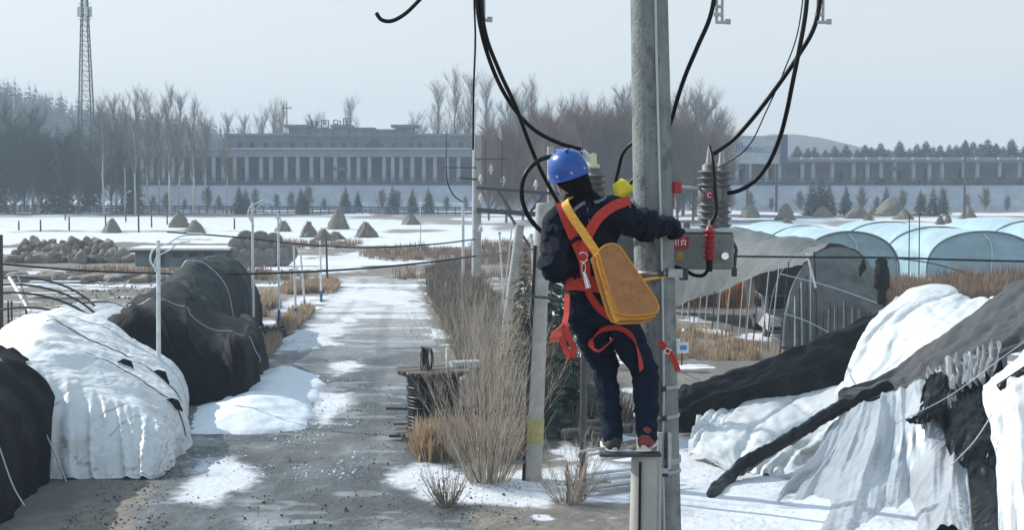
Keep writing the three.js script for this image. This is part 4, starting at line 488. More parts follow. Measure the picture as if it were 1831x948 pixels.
// torn covers of the nearest right tunnels
film('black_tarpaulin', 'long black sheet rolled along the tunnel right of the pole', sheet([
  [[1205, 700, 37.4], [1240, 680, 37.8], [1330, 655, 39], [1430, 618, 41], [1530, 572, 43.5], [1600, 540, 45]], [[1206, 730, 36.6], [1250, 700, 37], [1340, 676, 38.2], [1440, 640, 40.2], [1540, 596, 42.6], [1606, 560, 44]], [[1208, 770, 36.2], [1262, 726, 36.6], [1345, 700, 37.8], [1445, 672, 39.6], [1545, 640, 42], [1612, 600, 43.4]], [[1210, 815, 36], [1250, 800, 36.3], [1330, 726, 37.6], [1440, 704, 39.2], [1545, 690, 41.4], [1615, 660, 43]]], 80, 40, (u, v) => crin(u * 4, v, 4, 0.25, 51) + fold(v, u, 9, 0.08, 3)), M.filmBlackDull, 'tarpaulin');
film('white_film', 'dull pale film torn open under the long black sheet', sheet([[[1246, 742, 36.7], [1290, 728, 37.4], [1350, 718, 38], [1430, 706, 39], [1500, 694, 40]], [[1238, 770, 34.4], [1290, 765, 34.6], [1360, 760, 35], [1430, 750, 35.6], [1500, 740, 36]], [[1234, 806, 32.6], [1290, 806, 32.6], [1360, 808, 32.6], [1430, 805, 33], [1500, 800, 33.2]], [[1296, 838, 31.4], [1330, 842, 31.3], [1370, 850, 31.0], [1430, 854, 31.0], [1500, 854, 31]]], 70, 60, (u, v) => crin(u * 2, v * 1.5, 3, 0.2, 57) + rid(u + 0.6 * v, v, 5, 1.5, 0.12, 58) + rid(v - 0.4 * u, u, 6, 2, 0.08, 59), 0.011), mat(0.66, 0.69, 0.71, { roughness: 0.4, bumpMap: rep(crumple, 0.3), bumpScale: 0.03, map: rep(grime, 0.3) }));
film('white_film', 'bright white film spread over the right tunnel ridge', sheet([
  [[1585, 545, 43], [1625, 520, 43.6], [1690, 512, 44], [1735, 535, 43.4], [1775, 532, 42.6]], [[1556, 575, 41.6], [1610, 552, 41.8], [1680, 540, 42], [1745, 545, 41.8], [1800, 545, 41]], [[1530, 625, 40.2], [1590, 605, 40], [1660, 590, 39.6], [1730, 585, 39], [1800, 580, 38.6]], [[1500, 690, 38.8], [1560, 670, 38.4], [1640, 650, 37.8], [1720, 640, 37], [1800, 640, 36.6]], [[1476, 760, 37], [1540, 745, 36.6], [1630, 720, 36], [1720, 700, 35.4], [1800, 690, 35]]], 90, 90, (u, v) => crin(u * 2, v * 2, 3, 0.12, 61) + rid(u + 0.5 * v, v, 5, 1.2, 0.1, 2) + rid(v - 0.3 * u, u, 9, 2, 0.04, 3), 0.011), M.filmSmooth);
film('shade_net', 'dark woven shade net band sweeping down from right edge', sheet([
  [[1905, 455, 40], [1831, 500, 39.4], [1745, 556, 38.4], [1665, 612, 37.4], [1595, 668, 36.4], [1500, 706, 35]], [[1905, 510, 37.5], [1831, 540, 37], [1750, 590, 36.2], [1672, 640, 35.4], [1604, 680, 34.9], [1500, 714, 34.3]], [[1905, 560, 35.4], [1831, 585, 35], [1755, 622, 34.4], [1680, 662, 33.8], [1610, 692, 34], [1500, 724, 33.7]], [[1905, 600, 34.2], [1831, 625, 34], [1750, 648, 33.6], [1682, 680, 33.2], [1612, 702, 33.5], [1500, 732, 33.4]]], 90, 60, (u, v) => crin(u * 3, v * 2, 4, 0.25, 67) + fold(v, u, 10, 0.1, 8)), M.net, 'shade net');
{ const o = solo('rolled_edge', wire([W(1590, 692, 34.0), W(1500, 730, 33.2), W(1440, 764, 32.4), W(1380, 802, 31.5), W(1330, 832, 30.8), W(1298, 858, 30.2), W(1278, 884, 29.3), W(1262, 915, 28.6), W(1240, 950, 28)], 0.135, 120, 14), M.filmBlack, 'thick black rolled edge of plastic curving down to the ground', 'plastic roll'); const p = o.geometry.attributes.position; for (let i = 0; i < p.count; i++) p.setY(i, p.getY(i) + 0.2 * (fbm(p.getX(i) * 4, p.getZ(i) * 3 + p.getY(i) * 5, 4) - 0.5)); o.geometry.computeVertexNormals(); }
film('silver_film', 'silvery white film hanging in deep folds at lower right', sheet([
  [[1478, 756, 32.7], [1520, 732, 33], [1570, 709, 33.2], [1620, 691, 33.2], [1670, 675, 33.2], [1720, 660, 33.2]], [[1440, 812, 31], [1490, 790, 31.3], [1560, 775, 31.5], [1620, 765, 31.5], [1675, 760, 31.6], [1720, 750, 31.8]], [[1405, 850, 29.6], [1465, 850, 29.8], [1545, 845, 30], [1615, 845, 30.1], [1680, 845, 30.2], [1730, 840, 30.4]], [[1375, 905, 27.6], [1445, 920, 27.2], [1535, 925, 27.2], [1612, 930, 27.2], [1685, 930, 27.2], [1740, 930, 27.2]], [[1350, 962, 25.6], [1430, 980, 25], [1525, 985, 24.9], [1610, 990, 24.7], [1690, 990, 24.7], [1750, 990, 24.7]]], 150, 60, (u, v) => pleat(u + 0.08 * v, v * 0.5, 9, 0.6, 71) * smooth(0, 0.4, v + 0.06) + pleat(u, v * 0.6, 24, 0.12, 72) + crin(u * 2, v * 2, 3, 0.15, 73)), M.filmSilver);
film('black_film', 'crinkled black plastic hanging between the silver and pale films', sheet([
  [[1640, 706, 32.8], [1690, 676, 32.9], [1740, 655, 32.8], [1790, 640, 32.6]], [[1672, 742, 31.4], [1712, 730, 31.3], [1752, 720, 31.2], [1800, 712, 31.2]], [[1694, 800, 30], [1724, 790, 29.8], [1762, 785, 29.7], [1800, 780, 29.7]], [[1704, 870, 28.6], [1734, 870, 28.4], [1768, 866, 28.3], [1800, 862, 28.3]], [[1708, 990, 24.8], [1740, 990, 24.7], [1775, 990, 24.7], [1800, 990, 24.7]]], 60, 90, (u, v) => 0.28 * (fbm(v * 16 + 2 * Math.sin(u * 3), u * 2.5, 4) - 0.5) * smooth(0.12, 0.3, v) + fold(u, v, 40, 0.12) * smooth(0.3, 0.05, v)), M.filmBlack);
film('silver_film', 'fan of crinkled shiny film under the shade net', sheet([[[1655, 668, 33.0], [1700, 648, 33.0], [1745, 630, 33], [1790, 612, 33]], [[1660, 690, 32.5], [1702, 676, 32.4], [1748, 660, 32.3], [1785, 640, 32.3]], [[1668, 716, 32.0], [1704, 702, 31.9], [1744, 686, 31.8], [1776, 668, 31.8]]], 120, 26, (u, v) => pleat(u, v, 34, 0.22, 81) + crin(u * 5, v, 5, 0.12, 83)), mat(0.5, 0.5, 0.5, { roughness: 0.24, metalness: 0.5, bumpMap: rep(crumple, 0.8), bumpScale: 0.03 }));
film('black_film', 'small black flap caught on the silvery folds', sheet([[[1655, 680, 32.3], [1680, 668, 32.3], [1694, 690, 32.2]], [[1640, 740, 31.3], [1668, 722, 31.2], [1690, 730, 31.1]], [[1618, 752, 30.9], [1650, 758, 30.7], [1676, 745, 30.7]]], 30, 30, (u, v) => crin(u * 3, v * 3, 4, 0.2, 87)), M.filmBlack);
film('white_film', 'pale film curtain hanging at the right picture edge', sheet([
  [[1756, 690, 31.6], [1800, 655, 31.4], [1850, 612, 31], [1900, 570, 30.6]], [[1764, 760, 29.6], [1806, 740, 29.2], [1852, 715, 28.8], [1900, 700, 28.4]], [[1776, 840, 28.2], [1815, 835, 27.8], [1856, 820, 27.4], [1900, 810, 27]], [[1786, 990, 24.8], [1825, 990, 24.6], [1862, 990, 24.5], [1900, 990, 24.4]]], 60, 60, (u, v) => pleat(u, v, 10, 0.3, 91) * smooth(0, 0.3, v) + crin(u * 3, v * 3, 4, 0.12, 93)), M.filmWhite);
solo('black_strip', wire([W(1785, 694, 30.6), W(1806, 680, 30.5), W(1836, 660, 30.2)], 0.09, 16, 8), M.filmBlack, 'short black strip lying on the pale curtain at right edge', 'strip');
for (const [k, p, l] of [[0, [[1600, 758, 31], [1700, 706, 31.6], [1790, 640, 32], [1850, 598, 32.3]], 'pale rope crossing the black and silver films at right'], [1, [[1700, 832, 28.9], [1740, 790, 29.3], [1772, 742, 29.8]], 'short pale rope across the crinkled black plastic']]) solo('tie_rope', wire(p.map((q) => W(q[0], q[1], q[2] - 0.35)), 0.011, 24, 5), M.galv, l, 'rope');
{ // clothes on the line
  const D = 46, a = (x, y, d = D) => W(x, y, d), mk = (bones, name, label, px) => { const P = bones.flatMap((b) => [b[0], b[2]]), lo = V(Math.min(...P.map((p) => p.x)), Math.min(...P.map((p) => p.y)), Math.min(...P.map((p) => p.z))).subScalar(0.3), hi = V(Math.max(...P.map((p) => p.x)), Math.max(...P.map((p) => p.y)), Math.max(...P.map((p) => p.z))).addScalar(0.3); const g = sdf(bones, lo, hi, 0.035, 0.07, (x, y, z) => 0.05 * (fbm(x * 6, y * 3, 3) - 0.5)); const o = solo(name, g, M.cloth, label, 'clothing'); return rebase(o, a(px, 462)); };
  mk([[a(1568, 468), 0.08, a(1582, 468), 0.08], [a(1575, 472), 0.17, a(1575, 500), 0.2], [a(1566, 480), 0.07, a(1564, 512), 0.06], [a(1584, 480), 0.07, a(1587, 514), 0.06], [a(1574, 505), 0.13, a(1573, 540), 0.09], [a(1579, 505), 0.1, a(1581, 546), 0.05]], 'hanging_coat', 'black coat hanging from the wire at right', 1575);
  mk([[a(1541, 466), 0.05, a(1540, 478), 0.1], [a(1540, 478), 0.1, a(1537, 494), 0.03]], 'hanging_cloth', 'small black rag hanging left of the coat', 1540);
}
const wires = [ // slack service lines across the middle distance
  [[[300, 415, 62], [420, 424, 61], [540, 437, 60], [653, 443, 59], [760, 438, 60], [850, 428, 66]], 0.03, 'upper slack black wire crossing behind the lamp posts'], [[[-20, 470, 55], [150, 484, 55], [330, 490, 55], [480, 489, 55], [640, 481, 56], [760, 470, 58], [850, 458, 62]], 0.04, 'lower slack black wire crossing the whole left side'], [[[850, 458, 70], [920, 450, 55], [985, 440, 42]], 0.025, 'wire running from the twin pole frame towards worker'],
  [[[1205, 452, 40], [1300, 458, 43], [1450, 460, 45.5], [1590, 461, 46], [1720, 465, 46], [1850, 468, 45]], 0.03, 'black wire carrying hung clothes across the right side'], [[[1590, 461, 46], [1660, 470, 44], [1720, 486, 42]], 0.02, 'thin sagging wire branching beyond the hung coat']];
wires.forEach(([p, r, label]) => solo('overhead_wire', wire(p.map((q) => W(...q)), r, 50, 6), M.rubber, label, 'wire'));
{ // white car seen inside the grey tunnel
  const o = thing('white_car', 'white car parked inside the grey film tunnel', 'car'), z0 = -57, xc = 10.15, w = 1.74;
  const sh = new THREE.Shape([[0, 0.32], [0.05, 0.72], [0.95, 0.9], [1.55, 1.4], [3.1, 1.46], [3.95, 1.02], [4.2, 0.92], [4.22, 0.35]].map(([a, b]) => new THREE.Vector2(a, b))), g = new THREE.ExtrudeGeometry(sh, { depth: w - 0.12, bevelEnabled: true, bevelSize: 0.06, bevelThickness: 0.06, bevelSegments: 3 }); g.translate(0, 0, -(w - 0.12) / 2); g.rotateY(Math.PI / 2); g.translate(xc, 0, z0); part(o, 'body', metres(g), M.carWhite);
  part(o, 'windscreen', new MB().quad(V(xc - 0.72, 0.95, z0 - 1.0), V(xc + 0.72, 0.95, z0 - 1.0), V(xc + 0.62, 1.36, z0 - 1.44), V(xc - 0.62, 1.36, z0 - 1.44)).geo().translate(0, 0.06, 0.06), M.glass); part(o, 'side_window', box(0.02, 0.36, 1.5, xc - w / 2 - 0.012, 1.15, z0 - 2.3), M.glass);
  for (const s of [-1, 1]) { part(o, 'headlight', box(0.34, 0.14, 0.1, xc + s * 0.6, 0.66, z0 + 0.03, 0.03), M.lens); part(o, 'mirror', box(0.2, 0.13, 0.1, xc + s * 0.98, 0.98, z0 - 1.3, 0.03), M.carWhite); for (const d of [0.8, 3.3]) { const q = part(o, 'wheel', new THREE.CylinderGeometry(0.31, 0.31, 0.2, 20).rotateZ(1.5708).translate(xc + s * 0.78, 0.31, z0 - d), M.tyre); part(q, 'rim', new THREE.CylinderGeometry(0.19, 0.19, 0.03, 16).rotateZ(1.5708).translate(xc + s * 0.89, 0.31, z0 - d), M.galv); } }
  part(o, 'grille', box(0.8, 0.16, 0.05, xc, 0.55, z0 + 0.05, 0.02), M.tyre); part(o, 'bumper', box(1.6, 0.16, 0.1, xc, 0.36, z0 + 0.05, 0.04), M.tyre); rebase(o, V(xc, 0, z0));
}
{ const o = thing('small_sign', 'small white and blue sign just right of the pole', 'sign'), D = 49, a = W(1219, 622, D); part(o, 'plate', box(0.42, 0.34, 0.03, a.x, a.y, -D, 0.01), M.white); part(o, 'symbol', box(0.2, 0.14, 0.02, a.x + 0.04, a.y, -D + 0.02), M.signBlue); part(o, 'stake', rod(V(a.x, -0.2, -D - 0.04), V(a.x, a.y, -D - 0.04), 0.025), M.iron); rebase(o, V(a.x, 0, -D)); }

// ---------------------------------------------------------------- dry grass, weeds, bushes
function tufts(name, label, n, m, place, h, seed) {
  const r = mulberry(seed), b = new MB(); for (let k = 0; k < 16; k++) { const a = r() * 6.28, l = h * (0.5 + 0.7 * r()), s = 0.12 + 0.3 * r(), p = V((r() - 0.5) * 0.3, 0, (r() - 0.5) * 0.3), w = 0.012, q = p.clone().add(V(Math.cos(a) * s * l, l, Math.sin(a) * s * l)), mid = p.clone().lerp(q, 0.55).add(V(0, l * 0.12, 0)), e = V(-Math.sin(a) * w, 0, Math.cos(a) * w); b.quad(p.clone().sub(e), p.clone().add(e), mid.clone().add(e), mid.clone().sub(e)); b.tri(mid.clone().sub(e), mid.clone().add(e), q); }
  const im = new THREE.InstancedMesh(b.geo(), m, n), t = new THREE.Matrix4(), e = new THREE.Euler(), qn = new THREE.Quaternion(), c = new THREE.Color(); let k = 0;
  while (k < n) { const g = place(r); if (!g) continue; const s = 0.6 + 0.9 * r(); t.compose(V(g[0], 0, -g[1]), qn.setFromEuler(e.set((r() - 0.5) * 0.4, r() * 6.28, (r() - 0.5) * 0.4)), V(s, s * (0.7 + 0.6 * r()), s)); im.setMatrixAt(k, t); const v = 0.65 + 0.7 * r(); im.setColorAt(k, c.setRGB(v, v * (0.93 + 0.1 * r()), v * (0.9 + 0.15 * r()))); k++; }
  im.name = numbered(name); im.userData = { kind: 'stuff', label, category: 'grass' }; im.castShadow = im.receiveShadow = true; scene.add(im);
}
tufts('orange_grass', 'rusty orange dry grass seen through the open grey tunnel', 5200, M.grassOrange, (r) => { const D = 70 + 16 * r(), x = 5.2 + 10 * r(); return fbm(x * 0.5, D * 0.3, 3) > 0.4 ? [x, D] : null; }, 1.3, 1);
tufts('brown_grass', 'brown dead grass before the blue greenhouses', 4200, M.grassBrown, (r) => { const D = 70 + 14 * r(), x = 17 + 15 * r(); return fbm(x * 0.3 + 7, D * 0.3, 3) > 0.42 ? [x, D] : null; }, 0.68, 2);
tufts('verge_grass', 'dry weeds along the right verge of the track', 5000, M.whipDark, (r) => { const D = 36 + 60 * r(), x = roadX(D) + roadHalf(D) * (1.25 + 1.2 * r()); return fbm(x * 0.6, D * 0.25, 3) > 0.38 + 0.1 * r() ? [x, D] : null; }, 0.5, 3);
tufts('verge_grass', 'dry weeds in patches along the left verge', 3000, M.grassPale, (r) => { const D = 48 + 36 * r(), x = roadX(D) - roadHalf(D) * (1.1 + 1.2 * r()); return fbm(x * 0.5 + 30, D * 0.3, 3) > 0.5 ? [x, D] : null; }, 0.35, 4);
tufts('far_grass', 'brown stubble between the track end and snow field', 2600, M.grassBrown, (r) => { const D = 88 + 46 * r(), x = -26 + 46 * r(); return fbm(x * 0.12, D * 0.1 + 8, 4) > 0.5 - 0.2 * smooth(-4, 4, x) ? [x, D] : null; }, 0.4, 5);
tufts('foot_grass', 'dry brown grass at the foot of the cable drum', 700, M.grassPale, (r) => { const g = G(750 + 170 * r(), 800 + 24 * r()); return [g.x, -g.z]; }, 0.45, 6);
tufts('pale_grass', 'pale straw grass below the grey tunnel side', 420, M.grassPale, (r) => { const D = 50 + 14 * r(), x = 3.5 + 6 * r(); return x < 5 + (66 - D) * 0.3 && fbm(x * 0.6 + 3, D * 0.4, 3) > 0.36 ? [x, D] : null; }, 0.26, 9);
function crumbs(name, label, category, n, m, size, place, seed) {   // loose stones or clods too many to count
  const g = new THREE.IcosahedronGeometry(1, 1), p = g.attributes.position; for (let i = 0; i < p.count; i++) { const f = 0.7 + 0.6 * hash(Math.round(p.getX(i) * 50), Math.round(p.getY(i) * 50 + p.getZ(i) * 90)); p.setXYZ(i, p.getX(i) * f, p.getY(i) * f * 0.7, p.getZ(i) * f); } g.computeVertexNormals();
  const r = mulberry(seed), im = new THREE.InstancedMesh(g, m, n), t = new THREE.Matrix4(), q = new THREE.Quaternion(), e = new THREE.Euler(); let k = 0;
  while (k < n) { const a = place(r); if (!a) continue; const s = size * (0.4 + 1.6 * r() * r() * r()); t.compose(V(a[0], s * 0.15, -a[1]), q.setFromEuler(e.set(r() * 6, r() * 6, r() * 6)), V(s * (0.8 + 0.6 * r()), s, s)); im.setMatrixAt(k++, t); }
  im.name = numbered(name); im.userData = { kind: 'stuff', label, category }; im.castShadow = im.receiveShadow = true; scene.add(im);
}
crumbs('road_gravel', 'loose gravel and clods scattered along the track', 'gravel', 3000, M.rockDark, 0.02, (r) => { const D = 26 + 50 * r() * r(), e = r() < 0.6 ? (r() < 0.5 ? -1 : 1) * (0.75 + 0.6 * r()) : (r() - 0.5) * 2; return [roadX(D) + roadHalf(D) * e, D]; }, 501);
crumbs('snow_clods', 'broken lumps of crusted snow beside the snow bank', 'snow clods', 700, M.snow, 0.028, (r) => { const a = G(330 + 330 * r(), 668 + 190 * r()); return fbm(a.x * 1.3 + 5, -a.z * 1.1, 4) > 0.5 ? [a.x, -a.z] : null; }, 502);
crumbs('yard_rubble', 'dark rubble strewn round the left tunnels', 'rubble', 1600, M.rock, 0.06, (r) => { const D = 60 + 38 * r(), x = -22 + 11 * r() - 0.06 * (D - 60); return [x, D]; }, 503);
function whips(rnd, H, n, spread, r0) {      // twiggy shrub of long upright shoots
  const b = new MB();
  for (let k = 0; k < n; k++) { const a = rnd() * 6.283, s = spread * Math.sqrt(rnd()), h = H * (0.45 + 0.6 * rnd()) * (1 - 0.25 * s / spread); let p = V(Math.cos(a) * s * 0.16, 0, Math.sin(a) * s * 0.16), d = V(Math.cos(a) * s * 0.5, h * 0.9, Math.sin(a) * s * 0.5).normalize(); for (let i = 0; i < 5; i++) { d.add(V((rnd() - 0.5) * 0.22, 0.05, (rnd() - 0.5) * 0.22)).normalize(); const q = p.clone().addScaledVector(d, h / 5); b.tube(p, q, r0 * (1 - i * 0.18), r0 * (0.82 - i * 0.17), 3); if (i > 0) for (let t = 0; t < 3; t++) { const e = p.clone().lerp(q, rnd()), f = d.clone().add(V((rnd() - 0.5) * 1.2, 0.25 * rnd(), (rnd() - 0.5) * 1.2)).normalize(); b.tube(e, e.clone().addScaledVector(f, h * (0.10 + 0.13 * rnd())), r0 * 0.4, r0 * 0.15, 3); } p = q; } }
  return b.geo();
}
[[872, 862, 500, 1.15, 120, 'tall pale leafless bush in front, left of the yellow-banded pole', 'whip'], [868, 772, 560, 0.9, 60, 'leafless bush just right of the cable drum', 'whip'], [905, 780, 520, 1.0, 80, 'leafless bush between the two leaning poles', 'whip'], [842, 640, 470, 1.3, 90, 'far leafless bush on the right verge of the track', 'whip'], [880, 690, 490, 1.2, 80, 'middle leafless bush on the right verge', 'whip'], [800, 905, 800, 0.5, 40, 'low dry bush at the bottom left of the tall bush', 'whipDark'], [1015, 900, 745, 0.7, 60, 'sparse thin twigs left of the dark thin pole', 'whip'], [812, 560, 470, 1.5, 110, 'farthest leafless bush along the right verge', 'whipDark']].forEach(([px, yb, yt, sp, n, label, m], i) => {
  const g = G(px, yb), H = W(px, yt, -g.z).y, r = mulberry(300 + i), o = thing('bare_bush', label, 'bush', 'leafless bushes right of the track'); part(o, 'shoots', whips(r, H, n, sp * 2.3, 0.0085), M[m]); part(o, 'stems', whips(r, H * 0.62, 8, sp * 1.2, 0.024), M.whipDark); o.position.copy(g);
});
{ const g = G(985, 770), [a, b] = conifer(mulberry(401), 4.4, 1.35, 1.2), o = treeThing('young_spruce', 'young dark spruce behind the yellow-banded pole', 'tree', undefined, [a, b], M.bark, M.needle, V(g.x, 0, g.z), 0, 1); const g2 = G(938, 700), [c, d] = conifer(mulberry(402), 4.2, 0.95, 0.9); treeThing('young_spruce', 'rusty brown young conifer left of the yellow-banded pole', 'tree', undefined, [c, d], M.bark, M.needleBrown, V(g2.x, 0, g2.z), 0, 1); }

// ---------------------------------------------------------------- cable drum by the track
{
  const g = G(775, 783), o = thing('cable_drum', 'dark wooden cable drum on its side wound with black cable', 'cable drum'), R = 0.86;
  const planks = (y, rr) => { const N = 9, m = part(o, 'flange', new THREE.CylinderGeometry(rr * 0.97, rr * 0.97, 0.05, 28).translate(0, y, 0), M.woodDark); for (let i = 0; i < N; i++) { const z = (i + 0.5) / N * 2 * rr - rr, l = 2 * Math.sqrt(Math.max(0.02, rr * rr - z * z)); part(m, 'plank', box(l, 0.045, 2 * rr / N - 0.015, 0, y + 0.047, z), i % 3 ? M.woodDark : M.wood); } };
  planks(0.1, R); planks(1.5, R * 0.98); part(o, 'core', new THREE.CylinderGeometry(0.42, 0.42, 1.36, 20).translate(0, 0.8, 0), M.woodDark);
  for (let i = 0; i < 17; i++) part(o, 'cable_turn', new THREE.TorusGeometry(0.56 + 0.02 * Math.sin(i * 2.1), 0.042, 8, 36).rotateX(Math.PI / 2).rotateZ(0.02 * Math.sin(i)).translate(0, 0.2 + i * 0.075, 0), M.rubber);
  for (let i = 0; i < 3; i++) part(o, 'cable_coil', new THREE.TorusGeometry(0.26 - 0.02 * i, 0.035, 8, 24).rotateY(1.2 + 0.15 * i).translate(-0.3 + i * 0.09, 1.83, 0.1), M.rubber);
  part(o, 'axle_post', bar(V(0.42, 1.5, -0.2), V(0.42, 2.02, -0.2), 0.06), M.white); for (let i = 0; i < 9; i++) part(o, 'rack_slat', box(0.045, 0.16, 0.3, 0.55 + i * 0.075, 1.62, -0.2), M.galv); part(o, 'rack_rail', box(0.75, 0.04, 0.06, 0.83, 1.52, -0.2), M.darkSteel);
  o.position.copy(g); o.rotation.y = 0.4;
  const r = mulberry(55); [[720, 786, 2.0], [742, 778, 1.5], [760, 762, 1.9], [715, 770, 0.9], [700, 745, 0.8]].forEach(([px, py, l], i) => { const q = G(px, py), m = solo('loose_plank', box(l, 0.06, 0.16, 0, 0.06, 0), i % 2 ? M.wood : M.woodDark, ['lowest long plank lying before the cable drum', 'shorter plank lying left of the drum foot', 'plank tucked under the cable drum', 'short plank lying left of the drum', 'smallest plank farthest left of the drum'][i], 'plank'); m.position.copy(q); m.position.x += l * 0.35; m.position.y += 0.02 + 0.03 * i; m.rotation.y = (r() - 0.5) * 0.35; });
  [[850, 776], [872, 786]].forEach(([px, py], i) => { const q = G(px, py), m = new MB(); for (let k = 0; k < 8; k++) m.add(new THREE.TorusGeometry(0.42 + 0.05 * r(), 0.03, 6, 30).rotateX(1.2 + 0.7 * r()).rotateY(r() * 6).translate((r() - 0.5) * 0.2, 0.42 + 0.2 * r(), (r() - 0.5) * 0.2)); solo('cable_coil', m.geo(), M.rubber, ['black coil of loose cable right of the drum', 'farther right black coil of loose cable in the bush'][i], 'cable').position.copy(q); });
}
// ---------------------------------------------------------------- the other poles
{
  const o = thing('twin_pole_frame', 'twin concrete poles carrying dark steel beams, beyond the bushes', 'utility pole'), D = 82, at = (x, y, d = D) => W(x, y, d), foot = (px) => V(W(px, 500, D).x, -0.3, -D);
  part(o, 'pole', rod(foot(853), at(855, 242), 0.21, 0.17, 14), M.oldConcrete); part(o, 'pole', rod(foot(986), at(984, 262), 0.21, 0.17, 14), M.oldConcrete); part(o, 'white_conduit', rod(V(foot(846).x, 0, -D + 0.1), at(848, 200, D - 0.1), 0.075, 0.07, 10), M.white);
  for (const [a, b, w] of [[[852, 336], [1000, 347], 0.16], [[852, 376], [1000, 386], 0.26], [[822, 318], [860, 322], 0.1], [[850, 285], [905, 285], 0.06]]) part(o, 'beam', bar(at(...a, D - 0.3), at(...b, D - 0.3), w), M.darkSteel);
  for (const [a, b] of [[[892, 342], [914, 378]], [[974, 346], [948, 380]], [[908, 380], [962, 464]], [[916, 440], [926, 462]]]) part(o, 'brace', bar(at(...a, D - 0.4), at(...b, D - 0.4), 0.14), M.darkSteel);
  const ins = (px, py) => part(o, 'insulator', lathe([[0.01, 0.3], [0.05, 0.3], [0.05, 0.2], [0.13, 0.14], [0.05, 0.1], [0.16, 0.0], [0.05, -0.04], [0.05, -0.2], [0.01, -0.2]], 12).translate(at(px, py).x, at(px, py).y, -D + 0.4), M.white); [[860, 322], [860, 356], [860, 412], [878, 305], [900, 325]].forEach((q) => ins(...q)); ins(958, 332);
  for (const [px, y0, y1] of [[798, 240, 305], [868, 250, 330], [898, 255, 330]]) part(o, 'switch_rod', rod(at(px, y1, D - 0.5), at(px, y0, D - 0.5), 0.04, 0.025, 6), M.darkSteel);
  part(o, 'jumper', wire([[798, 300], [800, 325], [812, 350], [828, 362]].map((q) => at(...q, D - 0.4)), 0.04, 20, 6), M.rubber); part(o, 'bracket', bar(at(796, 300, D - 0.5), at(852, 300, D - 0.2), 0.06), M.darkSteel); part(o, 'guard_pole', rod(V(W(828, 480, 82).x, -0.2, -82.3), at(828, 362, 82.3), 0.08, 0.07, 8), M.galv);
  rebase(o, V(foot(853).x, 0, -D));
}
function pole(px0, py0, px1, py1, D, r0, r1, label, extra) { const f = V(W(px1, py1, D).x, -0.3, -D), t = W(px0, py0, D), o = thing('concrete_pole', label, 'utility pole', 'concrete poles beside the bushes'); part(o, 'shaft', rod(f, t, r0, r1, 18), M.oldConcrete); if (extra) extra(o, f, t, D); rebase(o, f.setY(0)); return o; }
pole(930, 402, 896, 650, 50, 0.17, 0.14, 'leaning concrete pole behind the tall bush', (o, f, t, D) => { part(o, 'side_cable', wire([W(916, 395, D - 0.2), W(908, 480, D - 0.25), W(898, 560, D - 0.25), W(920, 612, D - 0.25)], 0.025, 20, 6), M.galv); });
pole(972, 366, 950, 861, 30.7, 0.19, 0.15, 'tall concrete pole with faded yellow band, left of the worker', (o, f, t, D) => { const q = (y) => f.clone().lerp(t, (y + 0.3) / (t.y + 0.3)); part(o, 'yellow_band', rod(q(0.72), q(1.2), 0.195, 0.194, 18), M.yellowBand); part(o, 'conduit', rod(q(0).add(V(-0.17, 0, 0.12)), q(4.6).add(V(-0.13, 0, 0.12)), 0.03, 0.03, 8), M.rubber); part(o, 'cross_bar', bar(W(925, 528, D - 0.25), W(1002, 535, D - 0.25), 0.05), M.darkSteel); part(o, 'cap', rod(t, t.clone().add(V(0, 0.03, 0)), 0.15, 0.13, 18), M.concrete); part(o, 'pole_band', rod(q(3.5), q(3.58), 0.178, 0.177, 18), M.steel); });
{ const D = 29, t = W(1045, 590, D), f = V(W(1041, 860, D).x, -0.3, -D), o = thing('thin_dark_pole', 'thin dark steel pole just left of the worker legs', 'pole'); part(o, 'shaft', rod(f, t, 0.075, 0.065, 10), M.darkSteel); part(o, 'clamp', rod(f.clone().lerp(t, 0.3), f.clone().lerp(t, 0.32), 0.095, 0.095, 10), M.iron); rebase(o, f.setY(0)); }
[[893, 420, 905, 640, 60, 'thin white rod left of the leaning pole'], [752, 352, 752, 455, 120, 'thin birch-like white post far beyond the track end'], [950, 425, 962, 470, 50, 'short thin white rod between the poles']].forEach(([a, b, c, d, D, label]) => { const t = W(a, b, D), f = V(W(c, d, D).x, -0.2, -D), o = thing('thin_white_post', label, 'post'); part(o, 'shaft', rod(f, t, 0.04, 0.03, 8), M.white); part(o, 'collar', rod(t, t.clone().add(V(0, 0.12, 0)), 0.07, 0.05, 8), M.galv); rebase(o, f.setY(0)); });
